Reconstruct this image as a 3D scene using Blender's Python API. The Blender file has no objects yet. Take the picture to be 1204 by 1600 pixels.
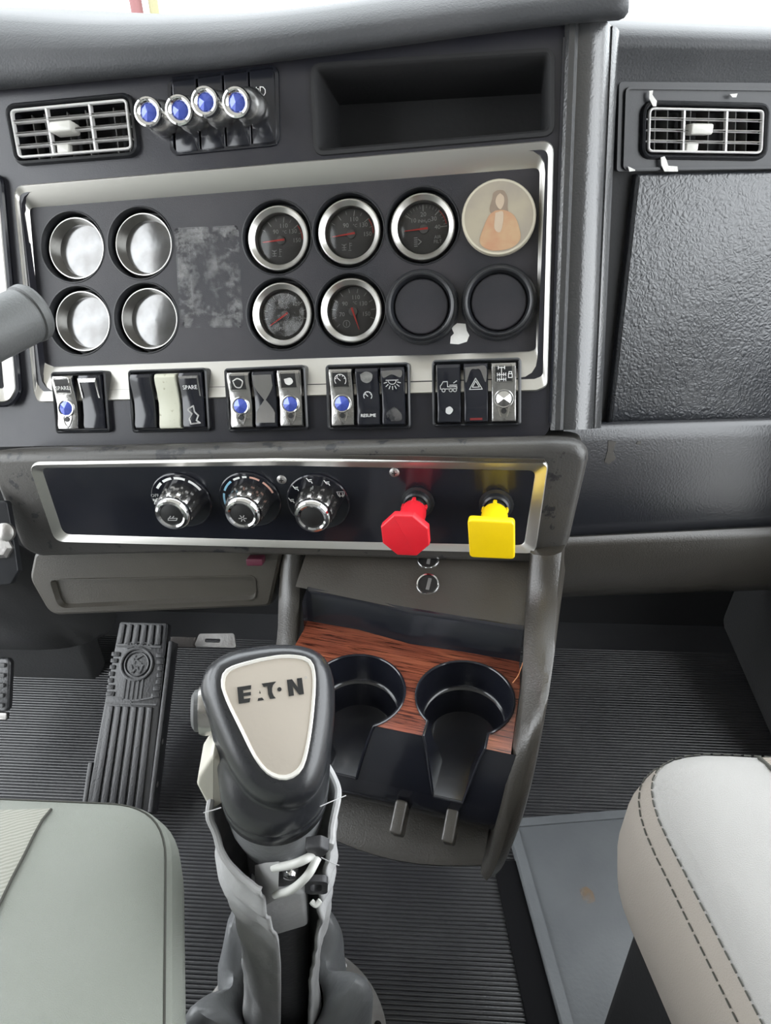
import bpy, bmesh, math, random
from mathutils import Vector, Matrix
from mathutils.bvhtree import BVHTree
random.seed(7)
SC = bpy.context.scene
COL = SC.collection
PI = math.pi
R = math.radians

# ------------------------------------------------------------------ camera
F, CX, CY = 1200.0, 602.0, 800.0          # focal length in pixels of the 1204 x 1600 frame
EYE = Vector((0.0, 0.0, 0.98))
PITCH, YAW, ROLL = R(35.0), R(4.0), R(1.2)
CAMR = (Matrix.Rotation(YAW, 3, 'Z') @ Matrix.Rotation(PI / 2 - PITCH, 3, 'X') @ Matrix.Rotation(-ROLL, 3, 'Z'))
cd = bpy.data.cameras.new('camera')
cam = bpy.data.objects.new('camera', cd)
COL.objects.link(cam)
cam.matrix_world = Matrix.Translation(EYE) @ CAMR.to_4x4()
cd.sensor_fit = 'VERTICAL'
cd.sensor_height = 24.0
cd.lens = 24.0 * F / 1600.0
cd.clip_start = 0.02
cd.clip_end = 200
SC.camera = cam

# ------------------------------------------------------------------ world and exposure
W = bpy.data.worlds.new('overcast_sky')
SC.world = W
W.use_nodes = True
wn = W.node_tree.nodes
bg = wn['Background']
bg.inputs[0].default_value = (0.93, 0.97, 1.0, 1)
bg.inputs[1].default_value = 3.0
SC.view_settings.view_transform = 'Standard'
SC.view_settings.look = 'None'
SC.view_settings.gamma = 1
SC.view_settings.use_curve_mapping = False
SC.view_settings.exposure = 1.0

# ------------------------------------------------------------------ measuring helpers
def ray(px, py):
    return CAMR @ Vector(((px - CX) / F, (CY - py) / F, -1.0))
def at(px, py, d):
    return EYE + ray(px, py) * d
def cvec(x, y, z):
    return (CAMR @ Vector((x, y, z))).normalized()
class Plane:
    """a real flat surface: a point, a right axis u, an up axis v and its normal n"""
    def __init__(s, p, u, n):
        s.p = Vector(p); s.n = Vector(n).normalized()
        s.u = Vector(u); s.u = (s.u - s.n * s.u.dot(s.n)).normalized()
        s.v = s.n.cross(s.u)
        s.R = Matrix((s.u, s.v, s.n)).transposed()
    def off(s, h):
        return Plane(s.p + s.n * h, s.u, s.n)
    def hit(s, px, py, h=0.0):
        r = ray(px, py)
        t = (s.p + s.n * h - EYE).dot(s.n) / r.dot(s.n)
        return EYE + r * t
    def loc(s, w):
        q = w - s.p
        return Vector((q.dot(s.u), q.dot(s.v), q.dot(s.n)))
    def uv(s, px, py, h=0.0):
        q = s.loc(s.hit(px, py, h))
        return (q.x, q.y)
    def M(s, p=None):
        return Matrix.Translation(p if p is not None else s.p) @ s.R.to_4x4()
    def world(s, x, y, z=0.0):
        return s.p + s.u * x + s.v * y + s.n * z

# ------------------------------------------------------------------ object helpers
def chain(o):
    m = Matrix.Identity(4)
    while o is not None:
        m = o.matrix_basis @ m
        o = o.parent
    return m
def tag(o, label=None, cat=None, group=None, kind=None):
    if label: o['label'] = label
    if cat: o['category'] = cat
    if group: o['group'] = group
    if kind: o['kind'] = kind
    return o
def thing(name, m, label, cat, group=None):
    o = bpy.data.objects.new(name, None)
    COL.objects.link(o)
    o.empty_display_size = 0.02
    o.matrix_basis = m if isinstance(m, Matrix) else Matrix.Translation(Vector(m))
    return tag(o, label, cat, group)
def build(name, vf, mat, parent=None, world=False, sharp=40, smooth=True, label=None):
    verts, faces = vf
    me = bpy.data.meshes.new(name)
    vs = [Vector(v) for v in verts]
    if world and parent is not None:
        inv = chain(parent).inverted()
        vs = [inv @ v for v in vs]
    me.from_pydata([tuple(v) for v in vs], [], faces)
    bm = bmesh.new(); bm.from_mesh(me)
    bmesh.ops.recalc_face_normals(bm, faces=bm.faces)
    bm.to_mesh(me); bm.free()
    if smooth:
        me.polygons.foreach_set('use_smooth', [True] * len(me.polygons))
        me.set_sharp_from_angle(angle=R(sharp))
    mats = mat if isinstance(mat, (list, tuple)) else [mat]
    for m in mats: me.materials.append(m)
    o = bpy.data.objects.new(name, me)
    COL.objects.link(o)
    o.parent = parent
    if label: o['label'] = label
    return o
def copy_tree(o, parent=None):
    c = o.copy(); COL.objects.link(c); c.parent = parent
    for ch in list(o.children): copy_tree(ch, c)
    return c

# ------------------------------------------------------------------ shape helpers  (each returns verts, faces)
def join(*vfs):
    V, Fc = [], []
    for v, f in vfs:
        b = len(V); V += list(v); Fc += [tuple(i + b for i in q) for q in f]
    return V, Fc
def xf(vf, m):
    return [m @ Vector(v) for v in vf[0]], vf[1]
def box(cx, cy, cz, sx, sy, sz, b=0.0):
    hx, hy, hz = sx / 2, sy / 2, sz / 2
    if b <= 0:
        V = [(cx + i * hx, cy + j * hy, cz + k * hz) for i in (-1, 1) for j in (-1, 1) for k in (-1, 1)]
        return V, [(0, 1, 3, 2), (4, 6, 7, 5), (0, 4, 5, 1), (2, 3, 7, 6), (0, 2, 6, 4), (1, 5, 7, 3)]
    o = rrect(cx, cy, sx, sy, b * 1.5)
    return prism(o, cz - hz, cz + hz, b, both=True)
def arc(cx, cy, r, a0, a1, n):
    return [(cx + r * math.cos(a0 + (a1 - a0) * i / n), cy + r * math.sin(a0 + (a1 - a0) * i / n)) for i in range(n + 1)]
def rrect(cx, cy, w, h, r, n=4):
    r = min(r, w / 2 - 1e-5, h / 2 - 1e-5)
    P = []
    for sx, sy, a in ((1, 1, 0), (-1, 1, 90), (-1, -1, 180), (1, -1, 270)):
        P += arc(cx + sx * (w / 2 - r), cy + sy * (h / 2 - r), r, R(a), R(a + 90), n)
    return P
def circle(r, n=32, cx=0, cy=0):
    return [(cx + r * math.cos(2 * PI * i / n), cy + r * math.sin(2 * PI * i / n)) for i in range(n)]
def rpoly(pts, rad, n=5):
    """polygon with rounded corners; rad a number or one for each corner"""
    P = []; k = len(pts)
    for i in range(k):
        p = Vector(pts[i][:2]); a = Vector(pts[i - 1][:2]); c = Vector(pts[(i + 1) % k][:2])
        r = rad[i] if isinstance(rad, (list, tuple)) else rad
        da = (a - p); dc = (c - p); la, lc = da.length, dc.length
        da.normalize(); dc.normalize()
        ang = math.acos(max(-1, min(1, da.dot(dc))))
        if r <= 0 or ang > R(176):
            for _ in range(n + 1): P.append((p.x, p.y))
            continue
        t = min(r / math.tan(ang / 2), la * .48, lc * .48)
        s0, s1 = p + da * t, p + dc * t
        for j in range(n + 1):
            q = j / n
            w = s0 * (1 - q) ** 2 + p * 2 * q * (1 - q) * 1.0 + s1 * q ** 2
            P.append((w.x, w.y))
    return P
def inset(out, d):
    k = len(out); P = []
    A = sum(out[i - 1][0] * out[i][1] - out[i][0] * out[i - 1][1] for i in range(k))
    sg = 1 if A > 0 else -1
    for i in range(k):
        p = Vector(out[i][:2])
        j = 1
        while j < k - 1 and (Vector(out[(i - j) % k][:2]) - p).length < 1e-7: j += 1
        a = Vector(out[(i - j) % k][:2]); j = 1
        while j < k - 1 and (Vector(out[(i + j) % k][:2]) - p).length < 1e-7: j += 1
        c = Vector(out[(i + j) % k][:2])
        e0 = (p - a).normalized(); e1 = (c - p).normalized()
        n0 = Vector((-e0.y, e0.x)) * sg; n1 = Vector((-e1.y, e1.x)) * sg
        m = n0 + n1
        if m.length < 1e-6: m = n0
        m.normalize()
        co = max(0.35, m.dot(n0))
        q = p + m * (d / co)
        P.append((q.x, q.y))
    return P
def z3(out, z):
    return [(p[0], p[1], z) for p in out]
def loft(rings, cap0=False, cap1=False, closed=True):
    n = len(rings[0]); V = []; Fc = []
    for r_ in rings: V += [Vector(p) for p in r_]
    for i in range(len(rings) - 1):
        for j in range(n if closed else n - 1):
            k = (j + 1) % n
            Fc.append((i * n + j, i * n + k, (i + 1) * n + k, (i + 1) * n + j))
    if cap0: Fc.append(tuple(range(n - 1, -1, -1)))
    if cap1: Fc.append(tuple((len(rings) - 1) * n + j for j in range(n)))
    return V, Fc
def prism(out, z0, z1, bev=0.0, both=False, cap0=True, steps=3):
    rings = []
    if both and bev > 0:
        for i in range(steps):
            a = (PI / 2) * i / steps
            rings.append(z3(inset(out, bev * (1 - math.sin(a))), z0 + bev * (1 - math.cos(a))))
        rings.append(z3(out, z0 + bev))
    else:
        rings.append(z3(out, z0))
    if bev > 0:
        rings.append(z3(out, z1 - bev))
        for i in range(1, steps + 1):
            a = (PI / 2) * i / steps
            rings.append(z3(inset(out, bev * (1 - math.cos(a))), z1 - bev * (1 - math.sin(a))))
    else:
        rings.append(z3(out, z1))
    return loft(rings, cap0, True)
def frame(outer, inner, z0, z1, zi=None, bev=0.0):
    """flat or dished ring between two outlines with the same point count"""
    zi = z1 if zi is None else zi
    rings = [z3(outer, z0), z3(outer, z1 - bev)]
    if bev: rings.append(z3(inset(outer, bev), z1))
    rings += [z3(inner, zi), z3(inner, z0)]
    return loft(rings)
def lathe(prof, n=32, cap0=False, cap1=False):
    rings = [[(r * math.cos(2 * PI * j / n), r * math.sin(2 * PI * j / n), z) for j in range(n)] for r, z in prof]
    return loft(rings, cap0, cap1)
def catmull(pts, k=6):
    P = [Vector(p) for p in pts]
    if len(P) < 3: return P
    out = []
    for i in range(len(P) - 1):
        a = P[i - 1] if i else P[0] * 2 - P[1]
        b, c = P[i], P[i + 1]
        d = P[i + 2] if i + 2 < len(P) else P[-1] * 2 - P[-2]
        for j in range(k):
            t = j / k
            out.append(.5 * ((2 * b) + (c - a) * t + (2 * a - 5 * b + 4 * c - d) * t * t + (3 * b - a - 3 * c + d) * t ** 3))
    out.append(P[-1])
    return out
def tube(pts, r, n=8, caps=True, rs=None):
    P = [Vector(p) for p in pts]; rings = []
    prev = None
    for i, p in enumerate(P):
        t = (P[min(i + 1, len(P) - 1)] - P[max(i - 1, 0)]).normalized()
        if prev is None:
            a = Vector((0, 0, 1)) if abs(t.z) < .9 else Vector((1, 0, 0))
            x = t.cross(a).normalized()
        else:
            x = (prev - t * prev.dot(t)).normalized()
        prev = x
        y = t.cross(x)
        rr = rs[i] if rs else r
        rings.append([p + x * rr * math.cos(2 * PI * j / n) + y * rr * math.sin(2 * PI * j / n) for j in range(n)])
    return loft(rings, caps, caps)
def holed(outer, holes, z, depth=0.0):
    """flat plate with openings; depth > 0 gives it thickness and walls"""
    bm = bmesh.new(); edges = []
    loops = [outer] + list(holes)
    for lp in loops:
        clean = []
        for p in lp:
            if not clean or (Vector(p[:2]) - Vector(clean[-1][:2])).length > 1e-6: clean.append(p)
        if (Vector(clean[0][:2]) - Vector(clean[-1][:2])).length < 1e-6: clean.pop()
        vs = [bm.verts.new((p[0], p[1], z)) for p in clean]
        for i in range(len(vs)): edges.append(bm.edges.new((vs[i - 1], vs[i])))
    bmesh.ops.triangle_fill(bm, use_beauty=True, use_dissolve=False, edges=edges)
    bm.normal_update()
    if depth:
        be = [e for e in bm.edges if len(e.link_faces) == 1]
        g = bmesh.ops.extrude_edge_only(bm, edges=be)
        for v in [x for x in g['geom'] if isinstance(x, bmesh.types.BMVert)]: v.co.z -= depth
    bm.verts.index_update()
    V = [v.co.copy() for v in bm.verts]; Fc = [tuple(v.index for v in f.verts) for f in bm.faces]
    bm.free()
    return V, Fc
def strokes(lines, w, z=0.0, h=0.0003, closed=False):
    """flat printed line work: polylines drawn as thin raised ribbons"""
    out = []
    for ln in lines:
        P = [Vector(p) for p in ln]
        for a, b in zip(P[:-1], P[1:]):
            d = b - a
            if d.length < 1e-7: continue
            d.normalize(); n = Vector((-d.y, d.x)) * w / 2; e = d * w * .3
            q = [a - e + n, a - e - n, b + e - n, b + e + n]
            out.append(([(p.x, p.y, z + h) for p in q], [(0, 1, 2, 3)]))
    return join(*out)
def flat(pts, z):
    return [(p[0], p[1], z) for p in pts], [tuple(range(len(pts)))]
_txt = {}
def text(s, size, x=0, y=0, z=0, align='CENTER', sx=1.0):
    key = (s, align)
    if key not in _txt:
        c = bpy.data.curves.new('lettering', 'FONT'); c.body = s; c.align_x = align; c.align_y = 'CENTER'; c.size = 1; c.resolution_u = 2
        o = bpy.data.objects.new('lettering', c); COL.objects.link(o)
        bpy.context.view_layer.update()
        me = o.evaluated_get(bpy.context.evaluated_depsgraph_get()).to_mesh()
        _txt[key] = ([v.co.copy() for v in me.vertices], [tuple(p.vertices) for p in me.polygons])
        bpy.data.objects.remove(o); bpy.data.curves.remove(c)
    V, Fc = _txt[key]
    return [(v.x * size * sx + x, v.y * size + y, z) for v in V], Fc

# ------------------------------------------------------------------ materials
def mat(name, col, rough=.5, metal=0.0, bump=None, var=None, spec=.5, coat=0.0, wear=None, aniso=0):
    """bump=(scale, strength[, stretch]); var=(scale, amount, colour); wear=(scale, threshold, colour, rough)"""
    m = bpy.data.materials.new(name); m.use_nodes = True
    nt = m.node_tree; N = nt.nodes; L = nt.links
    b = N['Principled BSDF']
    c = tuple(col) + (1,)
    b.inputs['Base Color'].default_value = c
    b.inputs['Roughness'].default_value = rough
    b.inputs['Metallic'].default_value = metal
    b.inputs['Specular IOR Level'].default_value = spec
    b.inputs['Coat Weight'].default_value = coat
    b.inputs['Coat Roughness'].default_value = .08
    tc = N.new('ShaderNodeTexCoord')
    last = None
    if var:
        n = N.new('ShaderNodeTexNoise'); n.inputs['Scale'].default_value = var[0]; n.inputs['Detail'].default_value = 6
        L.new(tc.outputs['Object'], n.inputs['Vector'])
        r = N.new('ShaderNodeMapRange'); r.inputs[1].default_value = .38; r.inputs[2].default_value = .66; r.inputs[4].default_value = var[1]
        L.new(n.outputs['Fac'], r.inputs[0])
        x = N.new('ShaderNodeMix'); x.data_type = 'RGBA'
        x.inputs[6].default_value = c; x.inputs[7].default_value = tuple(var[2]) + (1,)
        L.new(r.outputs[0], x.inputs[0]); last = x.outputs[2]
    if wear:
        n = N.new('ShaderNodeTexNoise'); n.inputs['Scale'].default_value = wear[0]; n.inputs['Detail'].default_value = 8; n.inputs['Roughness'].default_value = .65
        L.new(tc.outputs['Object'], n.inputs['Vector'])
        r = N.new('ShaderNodeMapRange'); r.inputs[1].default_value = wear[1]; r.inputs[2].default_value = wear[1] + .03
        L.new(n.outputs['Fac'], r.inputs[0])
        x = N.new('ShaderNodeMix'); x.data_type = 'RGBA'
        if last is None: x.inputs[6].default_value = c
        else: L.new(last, x.inputs[6])
        x.inputs[7].default_value = tuple(wear[2]) + (1,)
        L.new(r.outputs[0], x.inputs[0]); last = x.outputs[2]
        q = N.new('ShaderNodeMapRange'); q.inputs[3].default_value = rough; q.inputs[4].default_value = wear[3]
        L.new(r.outputs[0], q.inputs[0]); L.new(q.outputs[0], b.inputs['Roughness'])
    if last is not None: L.new(last, b.inputs['Base Color'])
    if bump:
        vec = tc.outputs['Object']
        if len(bump) > 2:
            mp = N.new('ShaderNodeMapping'); mp.inputs['Scale'].default_value = bump[2]
            L.new(vec, mp.inputs['Vector']); vec = mp.outputs[0]
        n = N.new('ShaderNodeTexNoise'); n.inputs['Scale'].default_value = bump[0]; n.inputs['Detail'].default_value = 3
        L.new(vec, n.inputs['Vector'])
        bp = N.new('ShaderNodeBump'); bp.inputs['Strength'].default_value = bump[1]; bp.inputs['Distance'].default_value = .001
        L.new(n.outputs['Fac'], bp.inputs['Height']); L.new(bp.outputs[0], b.inputs['Normal'])
    return m
def nodes_of(m):
    return m.node_tree.nodes, m.node_tree.links, m.node_tree.nodes['Principled BSDF']

M = {}
M['fascia'] = mat('black_fascia', (.018, .018, .024), .30, bump=(900, .12), var=(30, .35, (.035, .033, .036)))
M['plate'] = mat('gauge_plate_black', (.016, .016, .020), .42, bump=(1100, .25), var=(14, .6, (.034, .030, .034)))
M['gloss'] = mat('gloss_black', (.010, .011, .016), .16, var=(40, .3, (.02, .02, .024)), coat=.3)
M['semi'] = mat('satin_black', (.014, .015, .018), .32, bump=(700, .06), var=(50, .3, (.03, .03, .03)))
M['pad'] = mat('grey_dash_pad', (.040, .042, .046), .55, bump=(420, .5), var=(12, .5, (.07, .07, .075)))
M['brown'] = mat('brown_grey_plastic', (.038, .034, .029), .30, bump=(620, .3), var=(25, .4, (.050, .045, .038)), spec=.7)  # base colour darkened for the shade on back panel and tray
M['worn'] = mat('worn_dash_paint', (.062, .058, .052), .36, bump=(500, .25), var=(7, .6, (.030, .030, .031)), wear=(44, .585, (.016, .016, .018), .4))
M['knee'] = mat('lit_knee_plastic', (.060, .054, .045), .33, bump=(620, .3), var=(25, .4, (.072, .065, .055)), spec=.7)  # lighter copy of the brown plastic; light on the panel is in the colour
M['pedal'] = mat('pedal_rubber', (.016, .016, .018), .33, bump=(350, .3), var=(30, .5, (.03, .03, .031)), spec=.7)
M['bolster'] = mat('bolster_vinyl', (.013, .014, .018), .27, bump=(420, .2), var=(14, .4, (.019, .020, .023)), spec=.9)
M['satchrome'] = mat('satin_chrome', (.78, .77, .75), .26, 1.0, bump=(200, .1))
M['kick'] = mat('kick_panel_grey', (.046, .046, .047), .6, bump=(300, .4), var=(8, .5, (.055, .055, .055)))
M['dark'] = mat('dark_interior', (.010, .010, .011), .7, bump=(200, .3))
M['silver'] = mat('satin_silver', (.68, .665, .63), .38, 1.0, bump=(500, .04), var=(9, .25, (.62, .605, .57)))
M['chrome'] = mat('chrome', (.80, .80, .80), .09, 1.0, bump=(60, .05))
M['chromeworn'] = mat('worn_chrome', (.50, .49, .475), .24, 1.0, bump=(300, .2), var=(60, .5, (.36, .355, .34)))
M['ringed'] = mat('gauge_ring_metal', (.52, .51, .485), .30, 1.0, bump=(250, .12))
M['white'] = mat('white_print', (.78, .78, .76), .6, bump=(500, .1))
M['dimwhite'] = mat('dim_print', (.46, .46, .45), .6, bump=(500, .1))
M['dial'] = mat('hazed_dial_grey', (.066, .062, .060), .5, bump=(800, .1), var=(60, .4, (.080, .076, .073)))  # base grey raised so the colour carries the lens haze
M['needle'] = mat('red_needle', (.75, .05, .04), .4, bump=(300, .05))
M['hub'] = mat('needle_hub', (.15, .145, .14), .45, bump=(500, .1))
M['blue'] = mat('blue_jewel', (.07, .11, .50), .06, .35, bump=(80, .05), coat=1.0)
M['clearjewel'] = mat('silver_jewel', (.7, .7, .7), .1, 1.0, bump=(80, .05))
M['red'] = mat('red_knob_plastic', (.72, .015, .028), .38, bump=(500, .1), var=(40, .25, (.6, .02, .03)))
M['yellow'] = mat('yellow_knob_plastic', (.90, .62, .003), .36, bump=(500, .1), var=(40, .25, (.80, .55, .0)))
M['seat_l'] = mat('sage_grey_cloth', (.215, .228, .200), .85, bump=(1500, .6), var=(9, .5, (.245, .255, .232)))
M['seat_r'] = mat('pale_grey_cloth', (.335, .327, .314), .85, bump=(1500, .5), wear=(16, .685, (.28, .27, .245), .85), var=(7, .4, (.365, .358, .346)))
M['seat_rs'] = mat('taupe_vinyl', (.33, .295, .258), .55, bump=(900, .3), var=(6, .5, (.29, .26, .23)))
M['thread'] = mat('dark_thread', (.05, .05, .042), .8, bump=(900, .2))
M['boot'] = mat('grey_boot_vinyl', (.15, .155, .16), .36, bump=(160, .5), var=(20, .6, (.21, .212, .215)))
M['sleeve'] = mat('grey_lever_sleeve', (.36, .36, .362), .5, bump=(220, .5), var=(24, .5, (.44, .435, .43)))
M['bootdark'] = mat('dark_sleeve', (.03, .03, .033), .5, bump=(200, .5), var=(20, .5, (.06, .06, .06)))
M['knob'] = mat('lever_head_black', (.017, .018, .021), .27, bump=(900, .1), var=(30, .3, (.024, .025, .028)), spec=.7)
M['champ'] = mat('champagne_plate', (.66, .60, .53), .30, .65, bump=(300, .05), var=(10, .3, (.70, .64, .57)))
M['rimwhite'] = mat('plate_rim', (.82, .80, .75), .25, .4, bump=(300, .05))
M['ivory'] = mat('ivory_plastic', (.60, .575, .50), .4, bump=(300, .1), var=(20, .4, (.52, .50, .44)))
M['tubing'] = mat('clear_white_tubing', (.60, .60, .57), .3, bump=(300, .1))
M['steel'] = mat('dull_steel', (.42, .41, .40), .4, .9, bump=(300, .3), var=(60, .5, (.25, .23, .21)))
M['rubber'] = mat('black_rubber', (.032, .032, .035), .28, bump=(350, .3), var=(10, .6, (.058, .058, .06)), spec=.8)
M['wornrubber'] = mat('worn_rubber', (.10, .10, .102), .5, bump=(350, .4), var=(60, .6, (.06, .06, .06)))
M['pillar'] = mat('pillar_vinyl', (.030, .031, .033), .24, bump=(420, .3), var=(14, .4, (.042, .041, .039)), spec=1.0)
M['scuffw'] = mat('silver_scuff', (.34, .335, .32), .4, .5, bump=(300, .4), var=(140, .6, (.12, .12, .12)))
M['mat'] = mat('grey_floor_sheet', (.105, .112, .12), .42, bump=(220, .25), var=(7, .7, (.155, .165, .172)), wear=(17, .73, (.24, .20, .15), .7))
M['black'] = mat('printed_black', (.012, .012, .012), .5, bump=(500, .05))
M['flake'] = mat('white_residue', (.74, .73, .70), .7, bump=(300, .6), var=(90, .5, (.55, .54, .52)))
M['roof'] = mat('headliner_beige', (.74, .71, .66), .9, bump=(300, .3), var=(5, .3, (.70, .67, .62)))
M['trimgrey'] = mat('cab_trim_grey', (.22, .215, .20), .8, bump=(300, .3), var=(5, .3, (.17, .165, .16)))
M['stalk'] = mat('stalk_grey', (.085, .088, .088), .5, bump=(500, .3), var=(30, .3, (.11, .11, .11)))
M['cream'] = mat('cream_switch', (.52, .52, .42), .5, bump=(250, .3), wear=(120, .62, (.32, .31, .22), .6))
M['lightblue'] = mat('pale_blue_print', (.25, .48, .62), .5, bump=(500, .05))
M['pink'] = mat('pale_red_print', (.62, .36, .28), .5, bump=(500, .05))

# leather-grain vinyl of the passenger panel
v = mat('grained_black_vinyl', (.020, .022, .027), .36, var=(5, .4, (.026, .028, .032)), spec=1.0)
N, L, B = nodes_of(v)
tc = [n for n in N if n.type == 'TEX_COORD'][0]
ns = N.new('ShaderNodeTexNoise'); ns.inputs['Scale'].default_value = 55; ns.inputs['Detail'].default_value = 2
L.new(tc.outputs['Object'], ns.inputs['Vector'])
mx = N.new('ShaderNodeMix'); mx.data_type = 'RGBA'; mx.inputs[0].default_value = .012
L.new(tc.outputs['Object'], mx.inputs[6]); L.new(ns.outputs['Color'], mx.inputs[7])
vo = N.new('ShaderNodeTexVoronoi'); vo.feature = 'DISTANCE_TO_EDGE'; vo.inputs['Scale'].default_value = 210
L.new(mx.outputs[2], vo.inputs['Vector'])
n2 = N.new('ShaderNodeTexNoise'); n2.inputs['Scale'].default_value = 90; n2.inputs['Detail'].default_value = 4; n2.inputs['Distortion'].default_value = 1.6
L.new(tc.outputs['Object'], n2.inputs['Vector'])
ad = N.new('ShaderNodeMath'); ad.operation = 'MULTIPLY_ADD'; ad.inputs[1].default_value = .9
L.new(vo.outputs['Distance'], ad.inputs[0]); L.new(n2.outputs['Fac'], ad.inputs[2])
bp = N.new('ShaderNodeBump'); bp.inputs['Strength'].default_value = .55; bp.inputs['Distance'].default_value = .0016
L.new(ad.outputs[0], bp.inputs['Height']); L.new(bp.outputs[0], B.inputs['Normal'])
M['vinyl'] = v

# reddish wood grain
w = mat('red_wood_veneer', (.30, .09, .045), .26, coat=.3)
N, L, B = nodes_of(w)
tc = [n for n in N if n.type == 'TEX_COORD'][0]
def streaks(scale, stretch, detail, dist, rot):
    mp = N.new('ShaderNodeMapping'); mp.inputs['Scale'].default_value = (1, stretch, 1); mp.inputs['Rotation'].default_value = (0, 0, rot)
    L.new(tc.outputs['Object'], mp.inputs['Vector'])
    n1 = N.new('ShaderNodeTexNoise'); n1.inputs['Scale'].default_value = scale; n1.inputs['Detail'].default_value = detail
    n1.inputs['Roughness'].default_value = .6; n1.inputs['Distortion'].default_value = dist
    L.new(mp.outputs[0], n1.inputs['Vector'])
    return n1.outputs['Fac']
def ramp(src, stops):
    cr = N.new('ShaderNodeValToRGB')
    while len(cr.color_ramp.elements) < len(stops): cr.color_ramp.elements.new(.5)
    for e, (p, c) in zip(cr.color_ramp.elements, stops): e.position = p; e.color = tuple(c) + (1,)
    L.new(src, cr.inputs[0]); return cr.outputs[0]
base_ = ramp(streaks(9, 14, 6, .8, R(5)), [(.30, (.11, .028, .017)), (.48, (.20, .056, .030)), (.68, (.29, .092, .046))])
line_ = ramp(streaks(16, 26, 5, 1.4, R(7)), [(.38, (.10, .08, .08)), (.50, (.85, .82, .8)), (.62, (1, 1, 1))])
mu = N.new('ShaderNodeMix'); mu.data_type = 'RGBA'; mu.blend_type = 'MULTIPLY'; mu.inputs[0].default_value = .92
L.new(base_, mu.inputs[6]); L.new(line_, mu.inputs[7]); L.new(mu.outputs[2], B.inputs['Base Color'])
M['wood'] = w

# glass: thin pane / lens that keeps what is behind it visible
def glassy(name, tint, mixv, rough):
    m = bpy.data.materials.new(name); m.use_nodes = True
    N = m.node_tree.nodes; L = m.node_tree.links
    N.remove(N['Principled BSDF'])
    tr = N.new('ShaderNodeBsdfTransparent'); tr.inputs[0].default_value = tuple(tint) + (1,)
    gl = N.new('ShaderNodeBsdfGlossy'); gl.inputs['Roughness'].default_value = rough
    fr = N.new('ShaderNodeLayerWeight'); fr.inputs['Blend'].default_value = mixv
    ns = N.new('ShaderNodeTexNoise'); ns.inputs['Scale'].default_value = 60
    mr = N.new('ShaderNodeMapRange'); mr.inputs[3].default_value = rough * .7; mr.inputs[4].default_value = rough * 1.4
    L.new(ns.outputs['Fac'], mr.inputs[0]); L.new(mr.outputs[0], gl.inputs['Roughness'])
    mi = N.new('ShaderNodeMixShader')
    L.new(fr.outputs['Fresnel'], mi.inputs[0]); L.new(tr.outputs[0], mi.inputs[1]); L.new(gl.outputs[0], mi.inputs[2])
    L.new(mi.outputs[0], N['Material Output'].inputs['Surface'])
    return m
M['glass'] = glassy('window_glass', (.95, .97, .97), .10, .01)
M['lens'] = glassy('gauge_lens', (.9, .9, .9), .30, .12)

# scuffed film that lets the panel show through in patches
def patchy(name, col, scale, thr):
    m = mat(name, col, .7, bump=(300, .4))
    N, L, B = nodes_of(m)
    tc = [n for n in N if n.type == 'TEX_COORD'][0]
    ns = N.new('ShaderNodeTexNoise'); ns.inputs['Scale'].default_value = scale; ns.inputs['Detail'].default_value = 9; ns.inputs['Roughness'].default_value = .75
    L.new(tc.outputs['Object'], ns.inputs['Vector'])
    r = N.new('ShaderNodeMapRange'); r.inputs[1].default_value = thr; r.inputs[2].default_value = thr + .16; r.inputs[4].default_value = .55
    L.new(ns.outputs['Fac'], r.inputs[0]); L.new(r.outputs[0], B.inputs['Alpha'])
    return m
M['residue'] = patchy('adhesive_residue', (.26, .26, .26), 45, .46)
M['scuff'] = patchy('pale_scuff', (.16, .155, .145), 38, .44)

# ------------------------------------------------------------------ the main planes of the dashboard
PG = Plane(EYE + CAMR @ Vector((-.107, .275, -.765)), cvec(.986, .001, .168), cvec(-.168, -.148, .975))
def leaning(u, elev):
    u = Vector(u); h = u.cross(Vector((0, 0, 1))).normalized()
    return h * math.cos(elev) + Vector((0, 0, 1)) * math.sin(elev)
PH = Plane(at(450, 720, .735), PG.u, leaning(PG.u, R(2)))
up_ = cvec(.9943, .0373, -.0994)
PP = Plane(at(1080, 460, .88), up_, leaning(up_, R(12)))
def pix(pl, pts, h=0.0):
    return [pl.uv(x, y, h) for x, y in pts]

# ------------------------------------------------------------------ the cab shell
def struct(name, vf, m, label, **k):
    o = build(name, vf, m, **k)
    return tag(o, label, name.split('_')[0], kind='structure')
# ribbed rubber floor: one moulded mat, every rib real
V = []; y = -.9; ys = []
while y < .985:
    ys += [(y, 0.0), (y + .0016, 0.0), (y + .0019, .0010), (y + .0024, .0020), (y + .0031, .0025), (y + .0037, .0025), (y + .0044, .0020), (y + .0049, .0010), (y + .0052, 0.0)]
    y += .0053
ys.append((1.06, 0))
XL, XR = -1.05, .78
rows = [[(XL, a, b), (-.45, a, b), (.2, a, b), (XR, a, b)] for a, b in ys]
fl = struct('floor', loft(rows, closed=False), M['rubber'], 'black rubber cab floor moulded in fine cross ribs', sharp=50)
struct('wall_front', box(-.13, 1.08, .42, 1.9, .05, .90), M['dark'], 'dark firewall under the dashboard')
struct('wall_rear', box(-.13, -.92, .86, 1.9, .04, 1.75), M['trimgrey'], 'grey rear wall of the cab behind the seats')
struct('ceiling', box(-.13, .02, 1.75, 1.9, 1.92, .04), M['roof'], 'beige padded cab headliner')
def side(name, x, lab):      # both doors stand open: sill, pillars and roof rail remain
    s = join(box(x, .08, .05, .05, 1.96, .12), box(x, -.62, .90, .05, .56, 1.70), box(x, 1.0, .50, .05, .12, .96), box(x, .95, 1.34, .05, .08, .84), box(x, .36, 1.70, .05, 1.4, .1))
    return struct(name, s, M['trimgrey'], lab)
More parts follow.
